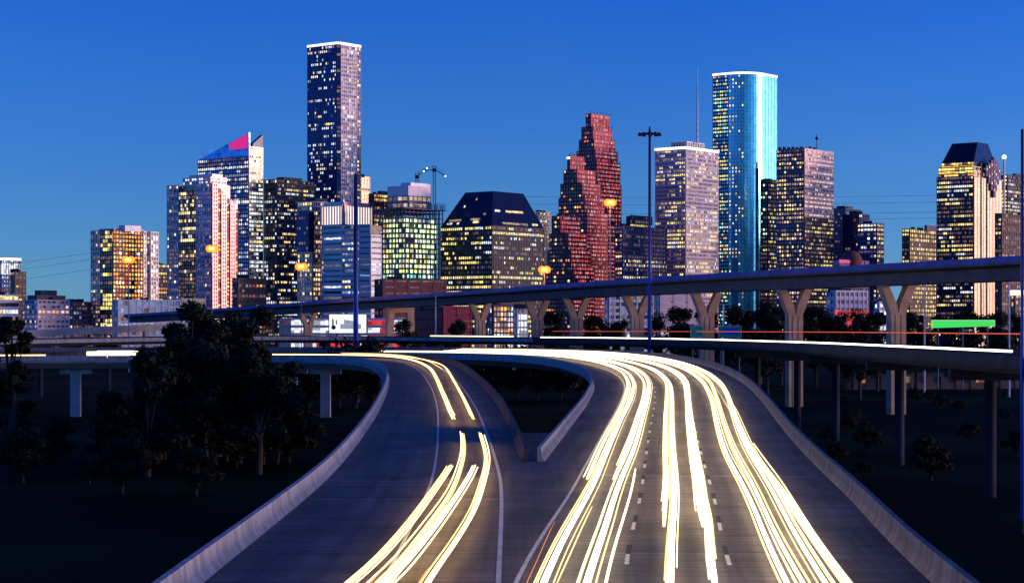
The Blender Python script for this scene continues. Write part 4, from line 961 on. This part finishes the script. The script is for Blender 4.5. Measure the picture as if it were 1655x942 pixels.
# --- low buildings seen under the flyover
simple('white_garage', 'white low garage with dark openings behind the pier left of the tall lamp mast', 'garage', 900, 978, 984, 1056, 478, 'black', 'fr_white', W_(lit=.1), W_(lit=.3, fh=3, bw=3, sp=.4, fw=.6, mats=('white', 'cool'), run=1), th=66, roofbox=False).done()
simple('pale_hall', 'plain pale low hall right of the tall lamp mast below the flyover', 'building', 960, 1060, 1066, 1134, 474, 'fr_white', 'fr_pink', W_(lit=0), W_(lit=.08, sp=.8, bw=7, mats=('white',), run=1), th=66, roofbox=False).done()
simple('mottled_building', 'small glaring building with mottled pink and white front below the flyover', 'building', 800, 788, 797, 830, 496, 'fr_pink', 'fr_purple', W_(lit=.8, mats=('white', 'cool')), W_(lit=3, fh=2.2, bw=1.5, sp=.3, fw=.35, mats=('pink', 'white', 'amber', 'dimwarm'), run=1), th=66, roofbox=False).done()
simple('brick_block', 'low red brick block with pale courses between two piers', 'building', 860, 672, 716, 762, 498, 'brick', 'brick', W_(lit=0, sp=.8), W_(lit=.04, fh=2.6, sp=.8, bw=6, fw=.5, grid='fr_red', mats=('dimwarm',)), th=66, roofbox=False).done()
simple('bright_kiosk', 'tiny dazzling white block beside the pier right of the mottled building', 'building', 830, 832, 835, 852, 497, 'fr_white', 'fr_white', W_(lit=2, mats=('white',)), W_(lit=4, fh=3, bw=1.6, sp=.25, fw=.3, mats=('white',), run=1), th=66, roofbox=False).done()
simple('red_diner', 'long low red building with white stripes behind the white billboard', 'building', 900, 452, 470, 655, 517, 'redpanel', 'fr_white', W_(lit=.2, mats=('red',)), W_(lit=2.5, fh=3.4, sp=.34, bw=6, fw=.3, fins=False, mats=('red', 'red', 'red', 'white'), run=3), th=75, roofbox=False).done()
t = simple('red_lit_building', 'low building washed in red light right of the flyover pier', 'building', 1000, 1336, 1350, 1402, 472, 'purple', 'fr_lilac', W_(lit=.1), W_(lit=0, sp=.5), th=62, roofbox=False)
t.strip(t.C, t.C + (t.B - t.C) * .6, 12, t.z1 - 9, 'red', .5, 'lit_storefront'); t.strip(t.C + (t.B - t.C) * .62, t.B, 14, t.z1 - 9, 'red', .5, 'lit_storefront'); t.done()
simple('white_kiosk', 'small white lit block left of the orange forked pier', 'building', 950, 1414, 1420, 1442, 490, 'fr_white', 'fr_white', W_(lit=.5, mats=('white',)), W_(lit=2, fh=3.5, bw=2.5, mats=('white',), run=1), th=66, roofbox=False).done()
simple('orange_block', 'small orange lit block with white top at the right border', 'building', 1000, 1634, 1640, 1672, 476, 'fr_tan', 'fr_tan', W_(lit=.4, mats=('amber',)), W_(lit=2, fh=3.2, bw=2.6, mats=('amber', 'pink'), run=2), th=66, roofbox=False, crown='crown').done()
t = simple('roadside_shed', 'long dark shed with a row of orange lit openings at far right below the viaduct', 'building', 560, 1370, 1378, 1668, 608, 'fr_brown', 'fr_brown', W_(lit=0), W_(lit=.32, dim=.3, fh=3.6, bw=4.4, sp=.5, fw=1.6, mats=('ember',), dmats=('glim',), run=1), th=80, roofbox=False); t.done()
t = simple('underpass_shed', 'small dark shed with an orange lit front under the far left bend', 'building', 620, 428, 434, 480, 601, 'fr_brown', 'fr_brown', W_(lit=0), W_(lit=2.5, fh=2.4, bw=3, sp=.4, mats=('amber', 'dimwarm'), run=2), th=80, roofbox=False); t.done()

# ------------------------------------------------------------------ signs
Y = 690
r = empty('billboard', (X_(562, Y), Y, 0), 'bright white billboard with a grey vehicle shape below the flyover', 'billboard')
x0, x1, z0, z1 = X_(532, Y), X_(592, Y), Z_(538, Y), Z_(508, Y)
mb = MB(); mb.box(x0, x1, Y, Y + .5, z0, z1); mb.build('lit_panel', glow('billboard light', (.9, .97, 1), 1.1), r)
mb = MB()
for a, b, c, d in ((x0 - .3, x1 + .3, z1, z1 + .35), (x0 - .3, x1 + .3, z0 - .35, z0), (x0 - .3, x0, z0, z1), (x1, x1 + .3, z0, z1)): mb.box(a, b, Y - .1, Y + .6, c, d)
mb.build('frame', M['fr_grey'], r)
mb = MB(); w = x1 - x0; hh = z1 - z0
mb.prism([(x0 + w * .30, Y - .02), (x0 + w * .86, Y - .02), (x0 + w * .86, Y - .1), (x0 + w * .30, Y - .1)], z0 + hh * .22, z0 + hh * .48)
mb.prism([(x0 + w * .40, Y - .02), (x0 + w * .78, Y - .02), (x0 + w * .78, Y - .1), (x0 + w * .40, Y - .1)], z0 + hh * .485, [z0 + hh * .72, z0 + hh * .6, z0 + hh * .6, z0 + hh * .72])
mb.build('vehicle_picture', glow('billboard grey print', (.35, .4, .5), .8), r)
mb = MB(); mb.box(x0 + w * .08, x0 + w * .12, Y - .12, Y - .02, z0 + hh * .4, z0 + hh * .75); mb.ball((x0 + w * .12, Y - .1, z0 + hh * .3), .8, 10, 6); mb.box(x0 + w * .18, x0 + w * .21, Y - .12, Y - .02, z0 + hh * .45, z0 + hh * .7); mb.build('dark_print', M['blackmetal'], r)
for k in (.2, .8):
    mb = MB(); mb.tube([(x0 + w * k, Y + .9, 0), (x0 + w * k, Y + .9, z1 - 1)], .35, 8); mb.build('post', M['steelpole'], r)
Y = 560
r = empty('green_sign', (X_(1557, Y), Y, 0), 'long green lit sign panel right of the orange forked pier', 'sign')
x0, x1 = X_(1507, Y), X_(1607, Y)
mb = MB(); mb.prism([(x0, Y), (x1, Y), (x1, Y + .5), (x0, Y + .5)], [Z_(530, Y), Z_(527, Y), Z_(527, Y), Z_(530, Y)], Z_(518.5, Y)); mb.build('lit_face', M['signgreen'], r)
mb = MB(); mb.box(x0 - .2, x1 + .2, Y - .06, Y + .56, Z_(518.5, Y) + .01, Z_(517, Y)); mb.box(x0 - .2, x0, Y - .06, Y + .56, Z_(530, Y), Z_(518.5, Y)); mb.box(x1, x1 + .2, Y - .06, Y + .56, Z_(527, Y), Z_(518.5, Y)); mb.build('frame', glow('sign rim', (.3, .9, .35), .9), r)
for k in (.1, .5, .9):
    mb = MB(); mb.tube([(x0 + (x1 - x0) * k, Y + .9, 0), (x0 + (x1 - x0) * k, Y + .9, Z_(520, Y))], .25, 8); mb.build('post', M['steelpole'], r)
Y = 428
for xa, xb, blue, lab in ((1117, 1136, None, 'small teal road sign left of the forked pier'), (1162, 1198, (1170, 1192), 'wide teal road sign with a blue centre right of the forked pier')):
    r = empty('guide_sign', (X_((xa + xb) / 2, Y), Y, 0), lab, 'road sign'); x0, x1, z0, z1 = X_(xa, Y), X_(xb, Y), Z_(545, Y), Z_(527, Y)
    mb = MB(); mb.box(x0, x1, Y, Y + .12, z0, z1); mb.build('panel', M['signback'], r)
    mb = MB()
    for a, b, c, d in ((x0 - .1, x1 + .1, z1, z1 + .1), (x0 - .1, x1 + .1, z0 - .1, z0), (x0 - .1, x0, z0, z1), (x1, x1 + .1, z0, z1)): mb.box(a, b, Y - .03, Y + .14, c, d)
    mb.build('border', M['fr_white'], r)
    if blue: mb = MB(); mb.box(X_(blue[0], Y), X_(blue[1], Y), Y - .05, Y - .01, Z_(540, Y), Z_(530.5, Y)); mb.build('blue_panel', M['signblue'], r)
    for x in (x0 + .4, x1 - .4): mb = MB(); mb.tube([(x, Y + .35, 0), (x, Y + .35, z1)], .12, 8); mb.build('post', M['steelpole'], r)
    for x in (x0 + .8, (x0 + x1) / 2, x1 - .8): mb = MB(); mb.box(x - .15, x + .15, Y - .9, Y - .6, z1 + .15, z1 + .4); mb.box(x - .04, x + .04, Y - .6, Y + .1, z1 + .2, z1 + .28); mb.build('sign_lamp', M['fr_white'], r)

# ------------------------------------------------------------------ lamp masts and street lamps
def mast(px, yt, Y, label, ring=True, r0=.5, r1=.28):
    x = X_(px, Y); zt = Z_(yt, Y); r = empty('lamp_mast', (x, Y, 0), label, 'lamp mast')
    mb = MB(); mb.tube([(x, Y, 0), (x, Y, zt * .5), (x, Y, zt)], [r0, (r0 + r1) / 2, r1], 12); mb.build('pole', M['bluepole'], r, True)
    mb = MB(); mb.tube([(x, Y, 0), (x, Y, 1.2)], r0 * 1.35, 12); mb.build('base', M['shade_conc'], r)
    if ring:
        rr = 2.0
        mb = MB(); mb.tube([(x + rr * math.cos(a), Y + rr * math.sin(a), zt - .9) for a in np.linspace(0, 2 * math.pi, 25)], .13, 6); mb.build('ring', M['blackmetal'], r)
        mb = MB(); mb.box(x - rr, x + rr, Y - .08, Y + .08, zt - .98, zt - .84); mb.box(x - .08, x + .08, Y - rr, Y + rr, zt - .99, zt - .85); mb.tube([(x, Y, zt - .9), (x, Y, zt + .7)], .2, 8); mb.build('hub', M['blackmetal'], r)
        for k in range(10):
            a = 2 * math.pi * k / 10 + .2; cx_, cy_ = x + (rr + .35) * math.cos(a), Y + (rr + .35) * math.sin(a)
            mb = MB(); mb.tube([(cx_, cy_, zt - 1.35), (cx_, cy_, zt - 1.0), (cx_, cy_, zt - .65)], [.48, .36, .16], 10); lm = mb.build('luminaire', M['blackmetal'], r)
    return r
mast(1050, 210, 448, 'tallest lamp mast with a ring of dark lamps, before the white tower with antenna')
mast(575, 281, 465, 'thick blue lamp pole without a ring before the white banded block', ring=False, r0=.68, r1=.45)
mast(1652, 209, 168, 'lamp pole at the very right border of the picture', ring=False, r0=.17, r1=.12)
def street_lamp(px, yt, yb, Y, label, base_z=None):
    x = X_(px, Y); zt = Z_(yt, Y); z0 = base_z if base_z is not None else max(0, Z_(yb, Y)); r = empty('street_lamp', (x, Y, z0), label, 'street lamp', 'glowing orange street lamps')
    mb = MB(); mb.tube([(x, Y, z0), (x, Y, zt)], [.22, .13], 8); mb.build('pole', M['steelpole'], r)
    s_ = Y / 640
    for sg in (-1, 1):
        mb = MB(); mb.tube([(x, Y, zt - .3), (x + sg * .9 * s_, Y - .2, zt + .15 * s_)], .08, 6); mb.build('arm', M['steelpole'], r)
        mb = MB(); mb.ball((x + sg * .8 * s_, Y - .4, zt), 1.25 * s_, 12, 8, .95); mb.build('lamp_head', M['sodium'], r, True)  # heads oversized so their shape reads as the lamp's glow
    L = bpy.data.lights.new('lamp_light', 'POINT'); L.energy = 9000; L.color = (1, .45, .1); L.shadow_soft_size = .8
    lo_ = bpy.data.objects.new('lamp_light', L); COL.objects.link(lo_); lo_.parent = r; lo_.location = (0, -2.2, zt - z0)
c, n = on_line(fly, FN, 9, 986); street_lamp(986, 328, 455, c[1], 'orange street lamp glowing before the stepped red tower', c[2] - 1)
c, n = on_line(fly, FN, 9, 880); street_lamp(880, 436, 462, c[1], 'small orange street lamp right of the sloping dark roof', c[2] - 1)
street_lamp(343, 402, 505, 760, 'orange street lamp glowing before the pink stone apartment tower', 0)
street_lamp(208, 420, 525, 780, 'orange street lamp glowing before the orange lit hotel tower', 0)
street_lamp(487, 431, 500, 780, 'orange street lamp glowing before the brown grid tower', 0)
# plain slender poles along the far street
def thin_pole(px, yt, Y, label):
    x = X_(px, Y); r = empty('light_pole', (x, Y, 0), label, 'pole', 'slender unlit poles beyond the viaduct'); zt = Z_(yt, Y)
    mb = MB(); mb.tube([(x, Y, 0), (x, Y, zt)], [.3, .18], 8); mb.build('shaft', M['fr_lilac'], r)
    mb = MB(); mb.tube([(x, Y, zt - .1), (x + 1.6, Y, zt + .25)], .09, 6); mb.box(x + 1.4, x + 2.3, Y - .15, Y + .15, zt + .2, zt + .36); mb.build('arm', M['fr_lilac'], r)
for px, yt, Y, lab in ((704, 478, 640, 'slender pole left of the brick block'), (990, 470, 620, 'slender pole before the white garage'), (1169, 492, 560, 'slender pole right of the teal signed pier'), (1494, 448, 520, 'slender pole left of the green sign'), (1631, 450, 500, 'slender pole right of the green sign')):
    thin_pole(px, yt, Y, lab)

# ------------------------------------------------------------------ overhead wires
for i, (yl, yr, sag, lab) in enumerate(((318, 306, 6, 'uppermost overhead wire across the skyline'), (330, 316, 6, 'second overhead wire across the skyline'), (344, 332, 7, 'third overhead wire across the skyline'), (356, 340, 7, 'lowest overhead wire across the skyline'))):
    Y = 1500
    pts = []
    for k in np.linspace(0, 1, 60):
        x = 840 + k * (1900 - 840); pts.append((X_(x, Y + 700), Y + 700, Z_(yl + (yr - yl) * k + sag * 4 * k * (1 - k), Y + 700)))
    mb = MB(); mb.tube(pts, .14, 5); tag(mb.build('overhead_wire', M['blackmetal']), lab, 'wire')
for i, (yl, yr, lab) in enumerate(((440, 398, 'uppermost overhead wire in the left sky'), (452, 408, 'middle overhead wire in the left sky'), (468, 424, 'lowest overhead wire in the left sky'))):
    pts = [(X_(-120 + k * 330, 2250), 2250, Z_(yl + (yr - yl) * k + 8 * k * (1 - k) * 2, 2250)) for k in np.linspace(0, 1, 30)]
    mb = MB(); mb.tube(pts, .14, 5); tag(mb.build('overhead_wire', M['blackmetal']), lab, 'wire')

# ------------------------------------------------------------------ trees and shrubs
def make_tree(seed, hgt, rad, n, mat='leaf', leafsize=.34):
    rg = random.Random(seed); tr = MB(); cr = MB(); th = hgt * .42
    tr.tube([(0, 0, -.3), (.15, .1, th * .5), (rg.uniform(-.4, .4), rg.uniform(-.4, .4), th), (rg.uniform(-.6, .6), 0, hgt * .72)], [hgt * .03, hgt * .024, hgt * .018, hgt * .006], 8)
    cl = []
    for k in range(22):
        a = rg.uniform(0, 6.28); q = math.sqrt(rg.random()) * rad * .72; z = hgt * rg.uniform(.27, .97); q *= 1.1 - .7 * max(0, (z / hgt - .6)) / .4
        c = (q * math.cos(a), q * math.sin(a), z); cl.append((c, rad * rg.uniform(.16, .36)))
        tr.tube([(0, 0, th * rg.uniform(.4, 1)), (c[0] * .5, c[1] * .5, (th + z) * .5), c], [hgt * .011, hgt * .007, hgt * .002], 6)
    for _ in range(n):
        c, q = rg.choice(cl); d = np.array([rg.gauss(0, 1) for _ in range(3)]); d /= np.linalg.norm(d); p_ = np.array(c) + d * q * rg.random() ** .4 * (1, 1, .75)
        a = np.array([rg.gauss(0, 1) for _ in range(3)]); a /= np.linalg.norm(a); b = np.cross(a, d + .01); b /= np.linalg.norm(b) + 1e-6; s_ = leafsize * rg.uniform(.6, 1.5)
        cr.add([p_ - a * s_, p_ + b * s_ * .6, p_ + a * s_, p_ - b * s_ * .6], [(0, 1, 2, 3)])
    return tr, cr
def tree(seed, x, y, hgt, rad, n, label, group=None, name='tree', mat='leaf', ls=.34, z=0):
    r = empty(name, (x, y, z), label, 'tree' if name == 'tree' else 'shrub', group); tr, cr = make_tree(seed, hgt, rad, n, mat, ls)
    for m_, nm, mt in ((tr, 'trunk', 'bark'), (cr, 'crown', mat)):
        m_.v = [(a + x, b + y, c + z) for a, b, c in m_.v]; m_.build(nm, M[mt], r)
    return r
GL = 'dark trees left of the road'
lt_ = [(312, 492, 275, 7.5, 'tall dark tree left of the bend, topmost of the left clump'), (420, 500, 285, 6.5, 'round dark tree at the right end of the left clump'), (258, 556, 262, 5.5, 'lower dark tree at the left end of the left clump'),
       (352, 505, 268, 7, 'dark tree in the middle of the left clump, just right of the tallest'), (385, 522, 255, 6, 'low dark tree in front between the middle and the round one'), (18, 510, 300, 4.6, 'lone dark tree near the left border'), (292, 540, 245, 6.5, 'bushy dark tree in front of the tallest of the clump')]
lt_ += [(238, 575, 232, 6, 'low spreading dark tree at the front left of the clump'), (330, 560, 238, 6.5, 'low spreading dark tree at the front middle of the clump'), (418, 566, 236, 5.5, 'low spreading dark tree at the front right of the clump')]
for i, (px, yt, Y, rad, lab) in enumerate(lt_):
    tree(10 + i, X_(px, Y), Y, Z_(yt, Y), rad, 8500, lab, GL)
GB = 'dark trees of the belt beyond the viaduct'
belt = [(895, 508, 640, 8), (962, 512, 610, 7), (1000, 516, 585, 6), (1066, 508, 560, 7), (1100, 500, 575, 8), (1135, 502, 600, 8), (1195, 494, 610, 10), (1228, 490, 620, 10), (1262, 500, 600, 8), (1318, 498, 570, 9), (1352, 505, 555, 8), (1385, 502, 575, 9), (1418, 508, 540, 7), (1480, 508, 560, 7), (1530, 506, 590, 9), (1575, 500, 610, 9), (1612, 508, 590, 7), (655, 518, 700, 6), (740, 516, 690, 6), (1105, 516, 530, 5), (1240, 512, 520, 7), (1390, 518, 480, 6), (1650, 506, 560, 7)]
base = [tree(50 + i, X_(b[0], b[2]), b[2], 22, 8.5, 7500, 'dark tree in the belt beyond the low viaduct', GB) for i, b in enumerate(belt[:4])]
for i, (px, yt, Y, rad) in enumerate(belt[:4]):
    s_ = Z_(yt, Y) / 22; base[i].scale = (rad / 8.5, rad / 8.5, s_)
for i, (px, yt, Y, rad) in enumerate(belt[4:]):
    o = copy_tree(base[i % 4], (X_(px, Y), Y, 0), 'dark tree in the belt beyond the low viaduct', GB, i * 1.3); o.scale = (rad / 8.5, rad / 8.5, Z_(yt, Y) / 22)
sh = tree(90, -60, 190, 4.5, 4, 4200, 'dark shrub on the left grass', 'dark shrubs on the left grass', 'shrub', 'leaf', .15)
rg = random.Random(4)
for i in range(16):
    Y = rg.uniform(200, 330); px = rg.uniform(-20, 520); X = X_(px, Y)
    if X > -16: X -= 14
    copy_tree(sh, (X, Y, 0), 'dark shrub on the left grass', 'dark shrubs on the left grass', rg.uniform(0, 6), rg.uniform(.6, 1.3))
for i in range(26):
    Y = rg.uniform(215, 470); px = rg.uniform(1330, 1690); X = X_(px, Y)
    if abs(X - np.interp(Y, via[::-1][np.argsort(via[::-1][:, 1])][:, 1], via[::-1][np.argsort(via[::-1][:, 1])][:, 0])) < 3: continue
    copy_tree(sh, (X, Y, 0), 'dark shrub on the right slope below the viaduct', 'dark shrubs on the right slope', rg.uniform(0, 6), rg.uniform(.35, .8))
for i in range(22):
    Y = 225 + (i * 37) % 75; px = 205 + (i * 61) % 265
    copy_tree(sh, (X_(px, Y), Y, 0), 'dark shrub filling the foot of the left tree clump', 'dark shrubs at the foot of the left trees', i * 1.1, 1.0 + (i * 7 % 5) * .2)
for px, Y, k in ((548, 432, 2), (574, 428, 3), (600, 436, 2), (625, 445, 2.2), (735, 470, 2), (765, 480, 2.5), (800, 474, 2.2), (835, 482, 2.6), (868, 476, 2.2), (905, 480, 2.5), (940, 474, 2.3), (690, 478, 2.2), (500, 425, 2), (455, 420, 2.3), (520, 445, 2.5)):
    copy_tree(sh, (X_(px, Y), Y, 0), 'dark shrub under the far bend of the carriageways', 'dark shrubs under the far bend', px * .7, k)
# low street and pavement patches seen through the gap and on the left
mb = MB(); mb.box(-4, 14, 262, 330, -.5, .004); mb.uv = [(v_[1], v_[0]) for v_ in mb.v]
tag(mb.build('lower_street', M['road']), kind='structure')
